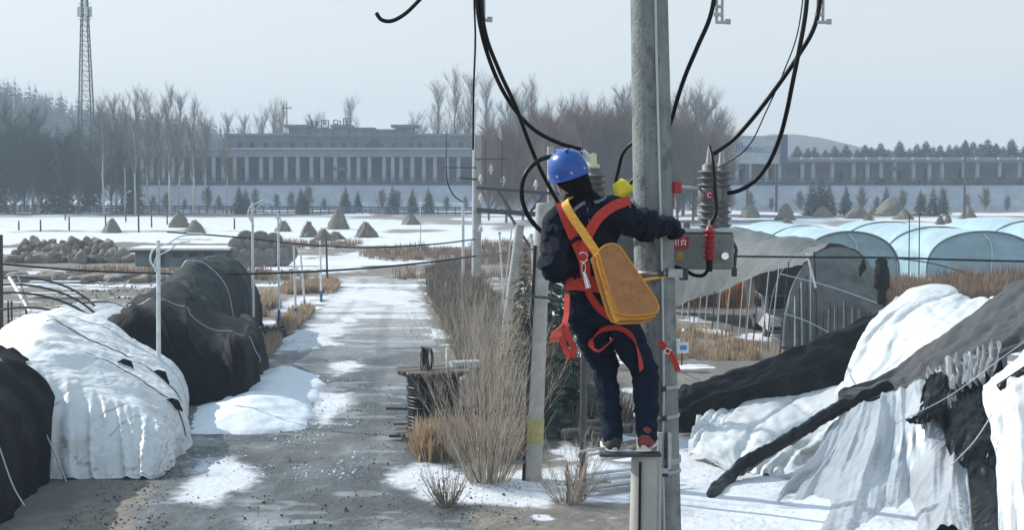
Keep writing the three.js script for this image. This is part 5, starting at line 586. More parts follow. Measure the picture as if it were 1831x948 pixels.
// timber, sheets and junk on the ground behind the worker's feet
{
  const r = mulberry(66); for (let i = 0; i < 12; i++) { const g = G(1055 + 9 * i, 868 + 6 * (i % 3)), m = solo('corrugated_strip', box(0.08, 0.06, 1.5, 0, 0.05, 0, 0.015), i % 2 ? M.galv : M.oldConcrete, 'pale batten in the stack below the worker left foot', 'batten', 'battens stacked below the worker'); m.position.copy(g).setY(0.05 + 0.05 * (i % 4)); m.rotation.y = -1.0 + 0.1 * (r() - 0.5); }
  [[1040, 800, 0.9], [1060, 792, 0.7], [1078, 806, 0.8]].forEach(([px, py, s], i) => { const g = G(px, py), b = new MB(); for (let k = 0; k < 8; k++) { const a = V((r() - 0.5) * s, 0.1 + 0.4 * r(), (r() - 0.5) * s); b.tube(a, a.clone().add(V(0.7 * (r() - 0.3), 0.15 * (r() - 0.5), 0.5 * (r() - 0.5))), 0.12, 0.1, 8); } solo('log_heap', b.geo(), M.woodDark, ['dark heap of logs left of the thin dark pole', 'middle dark heap of logs behind thin dark pole', 'dark heap of logs beside the worker left foot'][i], 'logs').position.copy(g); });
  film('teal_sheet', 'pale teal plastic sheet lying behind the worker legs', sheet([[[1005, 745, 41], [1040, 712, 42], [1080, 716, 42], [1130, 712, 42]], [[1005, 765, 39.5], [1040, 740, 40], [1085, 742, 40], [1130, 735, 40]], [[1000, 795, 37], [1045, 780, 37.4], [1090, 790, 37], [1130, 785, 37]]], 40, 40, (u, v) => crin(u * 3, v * 3, 4, 0.35, 101)), M.teal);
}

// ---------------------------------------------------------------- the concrete pole with its switch gear
const PD = 9.25, poleTop = W(1157.5, -150, PD), poleFoot = (() => { const a = W(1159, 0, PD), b = W(1176, 860, PD), t = (a.y + 0.4) / (a.y - b.y); return a.clone().lerp(b, t); })();
const poleAt = (py, off = 0) => { const a = W(1159, 0, PD), b = W(1176, 860, PD), p = a.clone().lerp(b, (a.y - W(1168, py, PD).y) / (a.y - b.y)); p.x += off; return p; };
const poleR = (py) => lerp(0.109, 0.128, py / 860);
{
  const o = thing('main_pole', 'big weathered concrete utility pole that the worker clings to', 'utility pole');
  const n = 30, seg = []; const g = new THREE.CylinderGeometry(poleR(-150), poleR(860) + 0.03, poleTop.distanceTo(poleFoot), 40, 20); g.applyQuaternion(new THREE.Quaternion().setFromUnitVectors(V(0, 1, 0), poleTop.clone().sub(poleFoot).normalize())); g.translate((poleTop.x + poleFoot.x) / 2, (poleTop.y + poleFoot.y) / 2, (poleTop.z + poleFoot.z) / 2);
  part(o, 'shaft', g, mat(0.36, 0.39, 0.39, { roughness: 0.82, map: (() => { const t = tex(512, (u, v) => { const a = tile((x, y) => fbm(x * 2, y * 2, 5), u, v, 5), b = tile((x, y) => fbm(x * 9, y * 0.9, 4), u, v, 6), d = smooth(0.52, 0.68, tile((x, y) => fbm(x * 1.2 + 8, y * 1.2, 5), u, v, 7)), e = smooth(0.66, 0.72, tile((x, y) => fbm(x * 7 + 3, y * 7, 3), u, v, 9)); return [0.8, 0.81, 0.79].map((c) => c * (0.5 + 0.6 * a + 0.35 * (b - 0.5)) * (1 - 0.42 * d) * (1 - 0.35 * e)); }); t.repeat.set(1, 7); return t; })(), bumpMap: (() => { const t = rough.clone(); t.repeat.set(2, 26); t.needsUpdate = true; return t; })(), bumpScale: 0.006 }));
  const fr = (py, ox, oz) => poleAt(py).add(V(ox, 0, oz));
  part(o, 'down_lead', wire([fr(-120, 0.03, poleR(0) + 0.006), fr(100, 0.03, poleR(100) + 0.007), fr(300, 0.033, poleR(300) + 0.007), fr(520, 0.036, poleR(520) + 0.008), fr(700, 0.03, poleR(700) + 0.01), fr(800, 0.02, poleR(800) + 0.012), fr(1200, 0.02, poleR(1000) + 0.02)], 0.0075, 40, 8), M.galv);
  for (const py of [487, 690, 742, 840]) { part(o, 'steel_band', new THREE.TorusGeometry(poleR(py) + 0.004, 0.008, 6, 40).rotateX(Math.PI / 2).scale(1, 1.6, 1).translate(poleAt(py).x, poleAt(py).y, poleAt(py).z), M.steel); part(o, 'lead_clip', box(0.035, 0.03, 0.03, fr(py, 0.03, poleR(py) + 0.012).x, poleAt(py).y, fr(py, 0, poleR(py) + 0.012).z, 0.006), M.darkSteel); }
  const br = poleAt(797); part(o, 'angle_bracket', merge([box(0.025, 0.21, 0.05, br.x + 0.0, br.y, br.z + poleR(797) + 0.03), box(0.02, 0.21, 0.07, br.x + 0.055, br.y, br.z + poleR(797) + 0.03), box(0.05, 0.03, 0.05, br.x + 0.027, br.y - 0.12, br.z + poleR(797) + 0.01)]), M.galv);
  part(o, 'switch_bracket', bar(W(1192, 488, PD - 0.12), W(1226, 490, PD - 0.05), 0.03, 0.05), M.steel); part(o, 'bracket_bolt', box(0.05, 0.07, 0.06, W(1220, 489, PD).x, W(1220, 489, PD).y, -PD + 0.05, 0.008), M.darkSteel);
  part(o, 'cross_arm', box(2.9, 0.09, 0.09, W(1065, -110, PD).x, W(1065, -110, PD).y, -PD + 0.17), M.darkSteel);
  for (const [px, py] of [[862, 36], [1287, 40], [1467, 40]]) { const c = W(px, py, PD - 0.12), up = W(px, -100, PD - 0.12); part(o, 'drop_clamp', merge([rod(c.clone().add(V(-0.02, 0, 0)), V(c.x - 0.02, up.y, c.z), 0.008, 0.008, 8), rod(c.clone().add(V(0.012, 0, 0)), V(c.x + 0.012, up.y, c.z), 0.008, 0.008, 8), box(0.075, 0.016, 0.03, c.x + 0.012, c.y, c.z), box(0.05, 0.02, 0.03, c.x - 0.01, c.y + 0.045, c.z), box(0.03, 0.03, 0.02, c.x + 0.045, c.y + 0.004, c.z), box(0.045, 0.016, 0.026, c.x - 0.005, c.y + 0.09, c.z)]), M.steel); }
  rebase(o, V(poleFoot.x, 0, poleFoot.z));
}
{ // short concrete pole under the worker's feet, with the step irons
  const D = 8.98, t = W(1156, 812, D), o = thing('stub_pole', 'shorter pale concrete pole top beneath the worker right foot', 'pole'); part(o, 'shaft', rod(V(t.x - 0.06, -0.3, -D), t, 0.125, 0.088, 28), M.oldConcrete); part(o, 'cap', rod(t, t.clone().add(V(0, 0.012, 0)), 0.084, 0.078, 28), M.concrete); part(o, 'weather_cable', rod(V(t.x - 0.075, 0, -D + 0.1), t.clone().add(V(-0.045, -0.03, 0.09)), 0.008, 0.008, 6), M.rubber); rebase(o, V(t.x - 0.06, 0, -D));
  const s = thing('step_iron', 'steel step iron and plate that the worker stands on', 'step'), y = W(1110, 806, 8.95).y, x0 = W(1070, 806, 8.95).x, x1 = W(1180, 806, 8.95).x;
  part(s, 'tread', box(x1 - x0, 0.018, 0.09, (x0 + x1) / 2, y - 0.012, -8.9, 0.006), M.darkSteel); part(s, 'side_bar', bar(V(x0, y - 0.03, -8.83), V(x1 + 0.02, y - 0.03, -9.1), 0.018), M.galv); part(s, 'brace_rod', rod(W(1035, 808, 8.9), W(1120, 795, 9.0), 0.007), M.galv); part(s, 'brace_rod', rod(W(1050, 815, 8.9), W(1130, 800, 9.05), 0.007), M.galv); part(s, 'clamp', rod(poleAt(815).add(V(0, 0, 0)), poleAt(826), poleR(820) + 0.012, poleR(826) + 0.012, 30), M.steel); rebase(s, V((x0 + x1) / 2, y, -8.95));
}
{ // pole-mounted switch
  const D = 9.62, o = thing('pole_switch', 'grey pole mounted switch box with ribbed bushings and red arrester', 'switchgear'), at = (x, y, d = D) => W(x, y, d), s = F / D;
  const a = at(1040, 414), b = at(1306, 480), w = b.x - a.x, h = a.y - b.y; part(o, 'tank', box(w, h, 0.3, (a.x + b.x) / 2, (a.y + b.y) / 2, -D, 0.02), M.switchGrey); part(o, 'lid', box(w + 0.03, 0.025, 0.33, (a.x + b.x) / 2, a.y + 0.012, -D, 0.008), M.galv);
  const bushing = (px, y0, y1, dz, m, R) => { const p0 = at(px, y1, D - dz), p1 = at(px, y0, D - dz), H = p1.y - p0.y, pts = [[0.01, 0], [R * 1.1, 0], [R * 1.1, H * 0.04]], N = 9; for (let i = 0; i < N; i++) { const y = H * (0.06 + 0.88 * i / N), mid = i > 3 && i < 6; if (mid) pts.push([R * 1.12, y], [R * 1.12, y + H * 0.09]); else pts.push([R * 0.78, y], [R * 1.22, y + H * 0.025], [R * 1.2, y + H * 0.04], [R * 0.76, y + H * 0.055]); } pts.push([R * 0.8, H * 0.96], [R * 0.5, H], [0.01, H]); const q = part(o, 'bushing', lathe(pts, 28).translate(p0.x, p0.y, p0.z), m); part(q, 'terminal', rod(p1, p1.clone().add(V(0, 0.09, 0)), 0.022, 0.012, 10), M.steel); return q; };
  bushing(1268, 292, 414, 0.1, M.silicone, 0.062); bushing(1290, 292, 414, -0.06, M.silicone, 0.05); bushing(1062, 300, 414, 0.05, M.silicone, 0.06); bushing(1112, 345, 414, -0.05, M.silicone, 0.055);
  part(o, 'bushing_cap', lathe([[0.01, 0.09], [0.028, 0.09], [0.032, 0.03], [0.05, 0.02], [0.05, 0], [0.01, 0]], 18).translate(at(1058, 302, D - 0.05).x, at(1058, 302, D - 0.05).y, -D + 0.05), mat(0.75, 0.78, 0.5)); part(o, 'tape_wrap', wire([at(1036, 268, D - 0.1), at(1046, 276, D - 0.08), at(1054, 288, D - 0.06), at(1058, 300, D - 0.05)], 0.02, 12, 8), M.white);
  part(o, 'yellow_cap', lathe([[0.01, 0.085], [0.03, 0.083], [0.05, 0.06], [0.055, 0.02], [0.072, 0.015], [0.07, -0.02], [0.01, -0.02]], 18).rotateZ(0.6).translate(at(1117, 345, D - 0.06).x, at(1117, 345, D - 0.06).y, -D + 0.08), M.yellowCap);
  const R = 0.034, H = at(1270, 405, D - 0.3).y - at(1270, 465, D - 0.3).y, pts = [[0.01, 0], [R * 0.9, 0]]; for (let i = 0; i < 6; i++) { const y = H * (0.04 + 0.15 * i); pts.push([R * 0.75, y], [R * 1.2, y + H * 0.05], [R * 1.15, y + H * 0.075], [R * 0.72, y + H * 0.1]); } pts.push([R * 0.5, H], [0.01, H]); const c = at(1268, 465, D - 0.28), ar = part(o, 'surge_arrester', lathe(pts, 24).translate(c.x, c.y, c.z), M.redSilicone); part(ar, 'terminal', rod(V(c.x, c.y + H, c.z), V(c.x, c.y + H + 0.04, c.z), 0.012, 0.008), M.steel); part(ar, 'foot', rod(V(c.x, c.y - 0.07, c.z), c, 0.018, 0.022, 10), M.rubber);
  // red warning plate with its white pictograms
  const cv = document.createElement('canvas'); cv.width = 128; cv.height = 96; const x = cv.getContext('2d'); x.fillStyle = '#a8242c'; x.fillRect(0, 0, 128, 96); x.fillStyle = '#f2e9e6'; x.fillRect(18, 22, 10, 52); x.fillRect(40, 22, 6, 52); x.fillRect(62, 30, 46, 8); x.fillRect(66, 38, 8, 36); x.fillRect(96, 38, 8, 36); x.fillRect(66, 54, 38, 7); x.fillRect(81, 16, 8, 22); const ct = new THREE.CanvasTexture(cv); ct.colorSpace = THREE.SRGBColorSpace;
  const pl = new THREE.BoxGeometry(0.095, 0.07, 0.006); pl.translate(at(1217, 434, D - 0.16).x, at(1217, 434, D - 0.16).y, -D + 0.157); part(o, 'warning_plate', pl, new THREE.MeshPhysicalMaterial({ map: ct, roughness: 0.5 }), 'red warning plate with white marks'); part(o, 'yellow_mark', box(0.045, 0.05, 0.005, at(1215, 458, D - 0.16).x, at(1215, 458, D - 0.16).y, -D + 0.156), mottled(0.5, 0.28, 0.1, 10, 0.0005));
  const disc = W(1268, 349, D - 0.18), em = part(o, 'maker_mark', new THREE.CylinderGeometry(0.026, 0.026, 0.008, 24).rotateX(Math.PI / 2).translate(disc.x, disc.y, disc.z), M.redCap, 'red round mark with white ring'); part(em, 'ring', new THREE.TorusGeometry(0.013, 0.0035, 8, 20, 4.9).rotateZ(0.7).translate(disc.x, disc.y, disc.z + 0.006), M.white);
  part(o, 'red_holder', merge([box(0.05, 0.07, 0.06, at(1210, 335, PD).x, at(1210, 335, PD).y, -PD + 0.02, 0.01), box(0.03, 0.16, 0.03, at(1199, 350, PD).x, at(1199, 350, PD).y, -PD + 0.02)]), M.redCap); part(o, 'link_rod', rod(at(1215, 334, PD), at(1252, 337, D - 0.1), 0.009), M.galv);
  part(o, 'handle', merge([rod(at(1306, 425, D - 0.12), at(1316, 445, D - 0.12), 0.01), rod(at(1316, 445, D - 0.12), at(1312, 485, D - 0.12), 0.01), box(0.03, 0.05, 0.03, at(1312, 487, D - 0.12).x, at(1312, 487, D - 0.12).y, -D + 0.12)]), M.darkSteel); part(o, 'gauge', rod(at(1296, 458, D - 0.15), at(1296, 458, D - 0.19), 0.022, 0.022, 16), M.chrome); part(o, 'cleat', rod(at(1226, 415, D - 0.1), at(1226, 398, D - 0.1), 0.03, 0.02, 12), M.switchGrey); part(o, 'mount_arm', bar(at(1150, 470, D + 0.1), at(1150, 470, PD), 0.05), M.steel);
  part(o, 'ground_cable', wire([at(1200, 476, D - 0.18), at(1222, 482, D - 0.2), at(1240, 492, D - 0.24), at(1258, 492, D - 0.27), at(1268, 476, D - 0.28)], 0.011, 24, 8), M.rubber); part(o, 'arrester_lead', wire([at(1268, 262, D - 0.1), at(1274, 290, D - 0.2), at(1278, 340, D - 0.25), at(1280, 380, D - 0.28), at(1270, 402, D - 0.28)], 0.012, 30, 8), M.rubber);
  rebase(o, at(1173, 480));
}
{ // insulated cables
  const L = [
    [[[851, -110, 9.1], [856, 30, 9.1], [880, 120, 9.2], [915, 188, 9.35], [955, 232, 9.45], [1000, 256, 9.5], [1042, 268, 9.52]], 0.0125, 'thick black cable swooping from upper left to the bushing behind helmet'], [[[857, -110, 9.1], [866, 50, 9.1], [892, 125, 9.2], [922, 190, 9.3], [946, 255, 9.4], [966, 302, 9.5], [1000, 365, 9.6], [1045, 425, 9.62]], 0.0125, 'thick black cable passing straight down behind the helmet'], [[[1040, 276, 9.5], [1000, 278, 9.45], [962, 288, 9.4], [938, 315, 9.38], [933, 350, 9.38], [944, 385, 9.4], [966, 412, 9.45], [1010, 440, 9.5]], 0.014, 'looped black cable curving left of the helmet'],
    [[[846, -110, 9.1], [848, 0, 9.1], [850, 70, 9.11], [847, 160, 9.12], [846, 268, 9.13]], 0.006, 'thin straight wire hanging at upper left'], [[[1160, 240, 9.45], [1128, 258, 9.5], [1113, 276, 9.55], [1106, 302, 9.58], [1101, 330, 9.6], [1108, 346, 9.6]], 0.011, 'short black cable arching left from the pole to yellow cap'], [[[1284, -110, 9.13], [1272, 20, 9.13], [1246, 85, 9.2], [1226, 132, 9.3], [1211, 176, 9.4], [1196, 225, 9.45], [1150, 300, 9.6], [1114, 342, 9.62]], 0.0135, 'black cable running down behind the right side of the pole'],
    [[[1472, -110, 9.13], [1458, 40, 9.13], [1425, 102, 9.2], [1385, 160, 9.3], [1345, 212, 9.42], [1310, 250, 9.5], [1275, 276, 9.52]], 0.0135, 'black cable sweeping from upper right to bushing top'], [[[1448, -110, 9.13], [1440, 20, 9.13], [1428, 90, 9.15], [1416, 150, 9.2], [1406, 200, 9.3], [1393, 248, 9.4], [1372, 295, 9.5], [1345, 327, 9.58], [1315, 343, 9.62], [1288, 346, 9.66]], 0.0135, 'black cable with deep loop at right of the bushing'], [[[1446, -110, 9.2], [1425, 60, 9.2], [1402, 125, 9.25], [1370, 198, 9.35], [1335, 265, 9.45], [1284, 300, 9.6]], 0.004, 'thin wire slanting between the two right cables'],
    [[[673, 23, 9.1], [682, 35, 9.1], [698, 38, 9.1], [720, 28, 9.1], [748, 2, 9.1], [800, -60, 9.1], [830, -108, 9.1]], 0.012, 'hooked cable end dangling at the top left of centre']];
  L.forEach(([p, r, label]) => solo('power_cable', wire(p.map((q) => W(...q)), r, 60, 10), M.rubber, label, 'cable'));
}

// ---------------------------------------------------------------- the lineman
{
  const J = W, o = thing('person', 'worker in blue hard hat, dark padded jacket and red harness hugging the pole', 'person');
  const bb = (bones, m) => { const lo = V(1e9, 1e9, 1e9), hi = V(-1e9, -1e9, -1e9); for (const [a, r, b, s] of bones) for (const [p, q] of [[a, r], [b, s]]) { lo.min(p.clone().subScalar(q + m)); hi.max(p.clone().addScalar(q + m)); } return [lo, hi]; };
  const build = (bones, cell, k, skin) => sdf(bones, ...bb(bones, 0.03), cell, k, skin);
  const neck = J(1036, 350, 8.85), Ls = J(999, 404, 8.84), Rs = J(1108, 386, 8.8), Le = J(994, 474, 8.76), Lw = J(1052, 482, 8.98), Re = J(1158, 404, 8.95), Rw = J(1205, 409, 9.15), chest = J(1054, 415, 8.86), waist = J(1052, 475, 8.88), hips = J(1060, 528, 8.92), Lh = J(1043, 556, 8.9), Rh = J(1102, 562, 8.93), Lk = J(1081, 655, 9.08), Rk = J(1153, 668, 9.03), La = J(1095, 772, 8.95), Ra = J(1156, 770, 8.93);
  // head: local axes
  const hc = J(1020, 318, 8.86), up = V(-0.3, 0.92, 0.12).normalize(), fw = V(-0.32, -0.2, -0.92); fw.addScaledVector(up, -fw.dot(up)).normalize(); const rt = fw.clone().cross(up).normalize(), h = (r, u, f) => hc.clone().addScaledVector(rt, r).addScaledVector(up, u).addScaledVector(fw, f);
  const head = [[h(0, 0.02, -0.02), 0.082, h(0, 0.025, 0.03), 0.078], [h(0, -0.03, 0.03), 0.062, h(0, -0.085, 0.055), 0.038], [h(0, -0.01, 0.095), 0.012, h(0, -0.035, 0.112), 0.014], [h(-0.03, 0.01, 0.088), 0.014, h(0.03, 0.01, 0.088), 0.014], [h(-0.02, -0.062, 0.085), 0.010, h(0.02, -0.062, 0.085), 0.010], [h(-0.078, 0, -0.005), 0.012, h(-0.08, -0.035, 0.0), 0.01], [h(0.078, 0, -0.005), 0.012, h(0.08, -0.035, 0), 0.01], [h(0, -0.06, -0.02), 0.056, neck.clone().add(V(0, -0.06, 0)), 0.06]];
  const body = head.map((b) => [...b, 0.02]).concat([[neck, 0.058, chest, 0.12], [Ls, 0.06, Rs, 0.06], [chest, 0.13, waist, 0.12], [waist, 0.12, hips, 0.13], [Ls, 0.055, Le, 0.045], [Le, 0.045, Lw, 0.032], [Rs, 0.055, Re, 0.045], [Re, 0.042, Rw, 0.032], [Lh, 0.09, Lk, 0.06], [Lk, 0.058, La, 0.04], [Rh, 0.09, Rk, 0.06], [Rk, 0.058, Ra, 0.04]]);
  part(o, 'body', build(body, 0.0095, 0.04), M.skin);
  const fibre = (s, a) => (x, y, z) => a * (fbm(x * s + z * s * 0.7, y * s * 1.2, 3) - 0.5);
  const wrink = (x, y, z) => 0.085 * (Math.abs(fbm((x + y * 0.35) * 10 + 4, (y - x * 0.5) * 14 + z * 6, 3) - 0.5) - 0.12) + 0.006 * (fbm(x * 40, y * 40 + z * 30, 2) - 0.5);
  const jb = [[J(1038, 352, 8.855), 0.07, J(1042, 372, 8.85), 0.095], [J(1020, 393, 8.86), 0.105, J(1092, 384, 8.84), 0.105], [chest, 0.15, waist, 0.145], [waist, 0.145, J(1054, 506, 8.9), 0.145], [Ls, 0.088, Le, 0.092], [Le, 0.092, Lw, 0.06], [Rs, 0.088, Re, 0.08], [Re, 0.08, Rw, 0.056]];
  const jacket = part(o, 'jacket', build(jb, 0.008, 0.045, wrink), M.jacket, 'navy padded winter jacket');
  const tw = (x, y, z) => 0.055 * (Math.abs(fbm(x * 7 + z * 5, y * 16 + x * 5, 3) - 0.5) - 0.1);
  const tr = [[J(1055, 512, 8.9), 0.13, hips, 0.14], [hips, 0.14, J(1078, 548, 8.92), 0.135], [Lh, 0.112, Lk, 0.077], [Lk, 0.077, J(1090, 735, 8.99), 0.062], [J(1090, 735, 8.99), 0.062, J(1095, 778, 8.95), 0.061], [Rh, 0.108, Rk, 0.076], [Rk, 0.076, J(1156, 735, 8.97), 0.067], [J(1156, 735, 8.97), 0.067, J(1156, 774, 8.93), 0.064]];
  const trousers = part(o, 'trousers', build(tr, 0.008, 0.03, tw), M.jeans, 'dark blue jeans'); o.updateMatrixWorld(true);
  part(jacket, 'hem_band', build([[J(1056, 500, 8.9), 0.148, J(1056, 506, 8.9), 0.15]], 0.008, 0.02, wrink), M.jacket); part(jacket, 'collar', build([[J(1026, 352, 8.85), 0.05, J(1050, 352, 8.85), 0.05], [J(1030, 362, 8.83), 0.06, J(1056, 362, 8.83), 0.06]], 0.006, 0.03, fibre(70, 0.02)), M.hair);
  // shoes: upper and pale sole
  const shoe = (a, dx, dz, m) => { const y = a.y - 0.085, f = V(dx, 0, dz).normalize(), P = (t, u, r) => [a.clone().setY(y + u).addScaledVector(f, t), r]; const up = build([[...P(-0.05, 0.045, 0.036), ...P(0.03, 0.045, 0.04)], [...P(0.03, 0.045, 0.042), ...P(0.15, 0.03, 0.034)], [...P(-0.03, 0.05, 0.04), ...P(-0.01, 0.11, 0.045)]], 0.006, 0.03); const s = part(o, 'shoe', up, m); const sh = new THREE.Shape(), pts = []; for (let i = 0; i < 24; i++) { const t = i / 24 * 2 * Math.PI, l = Math.cos(t) * 0.135, w = Math.sin(t) * (0.043 + 0.008 * Math.cos(t)); pts.push(new THREE.Vector2(l, w)); } sh.setFromPoints(pts); const g = new THREE.ExtrudeGeometry(sh, { depth: 0.02, bevelEnabled: true, bevelSize: 0.004, bevelThickness: 0.004, bevelSegments: 2 }); g.rotateX(Math.PI / 2); g.rotateY(Math.atan2(-f.z, f.x)); g.translate(a.x + f.x * 0.05, y + 0.03, a.z + f.z * 0.05); part(s, 'sole', metres(g), M.sole); };
  shoe(J(1094, 780, 8.96), -0.15, -1, M.shoe); shoe(J(1156, 776, 8.93), 0.3, -1, M.shoeRed);
  // gloved hands: palm, four fingers and a thumb each
  const hand = (w, d, n, curl) => { d = d.clone().normalize(); n = n.clone().addScaledVector(d, -n.dot(d)).normalize(); const s = d.clone().cross(n), at = (f, a, b) => w.clone().addScaledVector(d, f).addScaledVector(s, a).addScaledVector(n, b), B = [[at(-0.02, 0, 0), 0.03, at(0.035, 0, 0), 0.026], [at(0.03, -0.022, 0), 0.017, at(0.08, -0.03, 0.004), 0.014], [at(0.03, 0.02, 0), 0.017, at(0.08, 0.028, 0.004), 0.014], [at(0.04, 0, 0), 0.018, at(0.08, 0, 0.004), 0.015]]; [[-0.031, 0.033, 0.8], [-0.010, 0.040, 1], [0.011, 0.038, 0.95], [0.031, 0.029, 0.75]].forEach(([a, l]) => { let p = at(0.08, a, 0.004), ang = 0.3; for (let k = 0; k < 3; k++) { ang += curl; const q = p.clone().addScaledVector(d, Math.cos(ang) * l * (1 - 0.2 * k)).addScaledVector(n, Math.sin(ang) * l * (1 - 0.2 * k)); B.push([p, 0.0105 - k * 0.0008, q, 0.0098 - k * 0.0008, 0.006]); p = q; } }); let p = at(0.012, -0.028, 0.01), q = at(0.045, -0.055, 0.025), e = at(0.075, -0.058, 0.045); B.push([p, 0.014, q, 0.012, 0.01], [q, 0.0115, e, 0.0095, 0.006]); return part(o, 'glove', build(B, 0.0035, 0.010), M.glove); };
  hand(Rw.clone().add(V(0.005, 0, -0.02)), V(0.02, 0.02, -1), V(-1, 0.05, -0.15), 0.5); hand(Lw.clone().add(V(0.02, 0, -0.02)), V(0.75, 0.05, -0.65), V(0.4, -0.6, -0.4), 0.45);
  // hair below the helmet and the helmet itself
  part(o, 'hair', build([[h(0, 0.02, -0.035), 0.082, h(0.01, -0.07, -0.05), 0.072], [h(-0.05, 0, -0.02), 0.045, h(0.05, 0, -0.02), 0.045]], 0.006, 0.03, fibre(60, 0.008)), M.hair);
  const hq = new THREE.Quaternion().setFromRotationMatrix(new THREE.Matrix4().makeBasis(rt, up, fw.clone().negate())), hp = h(0, 0.045, 0.0), place = (g) => { g.applyQuaternion(hq); g.translate(hp.x, hp.y, hp.z); return g; };
  const dome = lathe([[0.001, 0.122], [0.03, 0.119], [0.06, 0.107], [0.085, 0.085], [0.102, 0.05], [0.109, 0.015], [0.111, -0.03], [0.117, -0.034], [0.117, -0.04], [0.106, -0.037], [0.104, 0.01], [0.001, 0.09]], 44).scale(1, 1, 1.14); const hm = part(o, 'helmet', place(dome), M.helmet, 'glossy blue hard hat');
  const pk = new THREE.CylinderGeometry(0.12, 0.125, 0.008, 30, 1, false, Math.PI * 0.68, Math.PI * 0.64).scale(1, 1, 1.42).translate(0, -0.034, 0); part(hm, 'peak', place(pk), M.helmet); const rg = new RoundedBoxGeometry(0.022, 0.012, 0.16, 2, 0.005).translate(0, 0.118, 0); part(hm, 'crest', place(rg), M.helmet);
  for (let k = 0; k < 8; k++) { const t = k * 0.785 + 0.35; part(hm, 'rivet', place(new THREE.SphereGeometry(0.0065, 10, 8).translate(Math.cos(t) * 0.109, -0.005, Math.sin(t) * 0.109 * 1.14)), M.sole); }
  part(hm, 'chin_strap', ribbon([h(-0.088, 0.0, 0.0), h(-0.082, -0.05, 0.02), h(-0.05, -0.105, 0.045), h(0, -0.125, 0.06), h(0.05, -0.105, 0.045), h(0.082, -0.05, 0.02), h(0.088, 0, 0)], 0.014, 0.003, fw), M.sole);
  // harness, laid on the clothes
  const ray = new THREE.Raycaster(), eye = V(0, EYE, 0);
  const on = (px, py, off = 0.008, fall = 8.78) => { const p = W(px, py, 8.8), d = p.clone().sub(eye).normalize(); ray.set(eye, d); const q = ray.intersectObjects([jacket, trousers], false)[0]; return q ? q.point.clone().addScaledVector(d, -off) : W(px, py, fall); };
  const hs = new THREE.Group(); hs.name = 'harness'; hs.userData.label = 'red safety harness'; o.add(hs);
  const strap = (list, w, m, side, off = 0.008, fall) => { const pts = list.map(([x, y, f]) => on(x, y, off, f ?? fall)); return part(hs, 'strap', ribbon(pts, w, 0.004, side ?? ((u) => { const i = Math.min(pts.length - 2, Math.floor(u * (pts.length - 1))), d = pts[i + 1].clone().sub(pts[i]); return d.cross(V(0, 0, 1)); }), 40), m); };
  strap([[1003, 362, 8.78], [1010, 385], [1022, 415], [1034, 442], [1043, 464], [1048, 500]], 0.058, M.strapRed, undefined, 0.02); strap([[1127, 362, 8.76], [1108, 364], [1088, 374], [1068, 392], [1054, 416], [1046, 440], [1043, 462]], 0.056, M.strapRed, undefined, 0.022);
  part(hs, 'belt', ribbon([[1012, 506, 8.86], [1022, 505], [1040, 506], [1060, 508], [1078, 512], [1092, 514], [1104, 514, 8.9]].map(([x, y, f]) => on(x, y, 0.012, f)), 0.085, 0.008, V(0, 1, 0), 40), M.strapRed); strap([[1047, 505], [1056, 530], [1070, 550], [1090, 566], [1108, 570]], 0.04, M.strapRed, undefined, 0.012);
  part(hs, 'thigh_loop', ribbon([[1056, 622, 8.8], [1060, 606], [1074, 592], [1096, 586], [1118, 592], [1134, 610], [1142, 634], [1147, 662, 8.86]].map(([x, y, f]) => on(x, y, 0.02, f)), 0.042, 0.005, (u) => V(0.5 - u, 0.6, 0.75), 50), M.strapRed); part(hs, 'thigh_loop', ribbon([J(1056, 622, 8.8), J(1070, 628, 8.76), J(1084, 618, 8.74), J(1096, 606, 8.76)], 0.03, 0.004, V(0.1, 0.4, 0.9), 24), M.strapRed);
  part(hs, 'loose_strap', ribbon([J(1014, 525, 8.84), J(1013, 560, 8.8), J(1010, 582, 8.77), J(1018, 605, 8.75), J(1026, 624, 8.75), J(1022, 638, 8.76), J(1012, 628, 8.78), J(1006, 604, 8.79), J(1010, 582, 8.79)], 0.036, 0.005, (u) => V(0.8, 0.25 - 0.4 * u, 0.45), 60), M.strapRed); part(hs, 'loose_strap', ribbon([J(1010, 582, 8.78), J(1000, 594, 8.78), J(991, 600, 8.79), J(992, 612, 8.8)], 0.05, 0.004, V(0.3, 0.9, 0.2), 20), mottled(0.75, 0.16, 0.11, 12, 0.0005)); part(hs, 'loose_strap', ribbon([J(1178, 610, 8.98), J(1192, 626, 8.98), J(1204, 643, 8.98), J(1212, 664, 8.99)], 0.034, 0.005, V(0.85, 0.4, 0.2), 24), M.strapRed);
  part(hs, 'buckle', new THREE.TorusGeometry(0.02, 0.005, 6, 4).rotateZ(0.3).translate(...J(1193, 628, 8.965).toArray()), M.chrome); const dr = on(1042, 460, 0.022); part(hs, 'ring', new THREE.TorusGeometry(0.026, 0.006, 10, 26, 4.6).rotateZ(-2.2).translate(dr.x, dr.y, dr.z), M.chrome); part(hs, 'snap_hook', merge([new THREE.TorusGeometry(0.015, 0.004, 8, 20).scale(0.7, 2, 1).translate(dr.x + 0.004, dr.y - 0.06, dr.z + 0.01), rod(dr.clone().add(V(0.008, -0.09, 0.012)), dr.clone().add(V(0.03, -0.17, 0.012)), 0.013, 0.016, 10)]), M.chrome); part(hs, 'lanyard', wire([dr.clone().add(V(0.03, -0.17, 0.012)), on(1060, 535, 0.03), on(1078, 556, 0.03), J(1100, 572, 8.82)], 0.009, 24, 8), M.strapRed);
  const patch = (par, name, x0, y0, x1, y1, m, off) => part(par, name, surface(Array.from({ length: 5 }, (_, j) => Array.from({ length: 5 }, (_, i) => on(lerp(x0, x1, i / 4), lerp(y0, y1, j / 4), off))), 8, 8, null, 0.003), m);
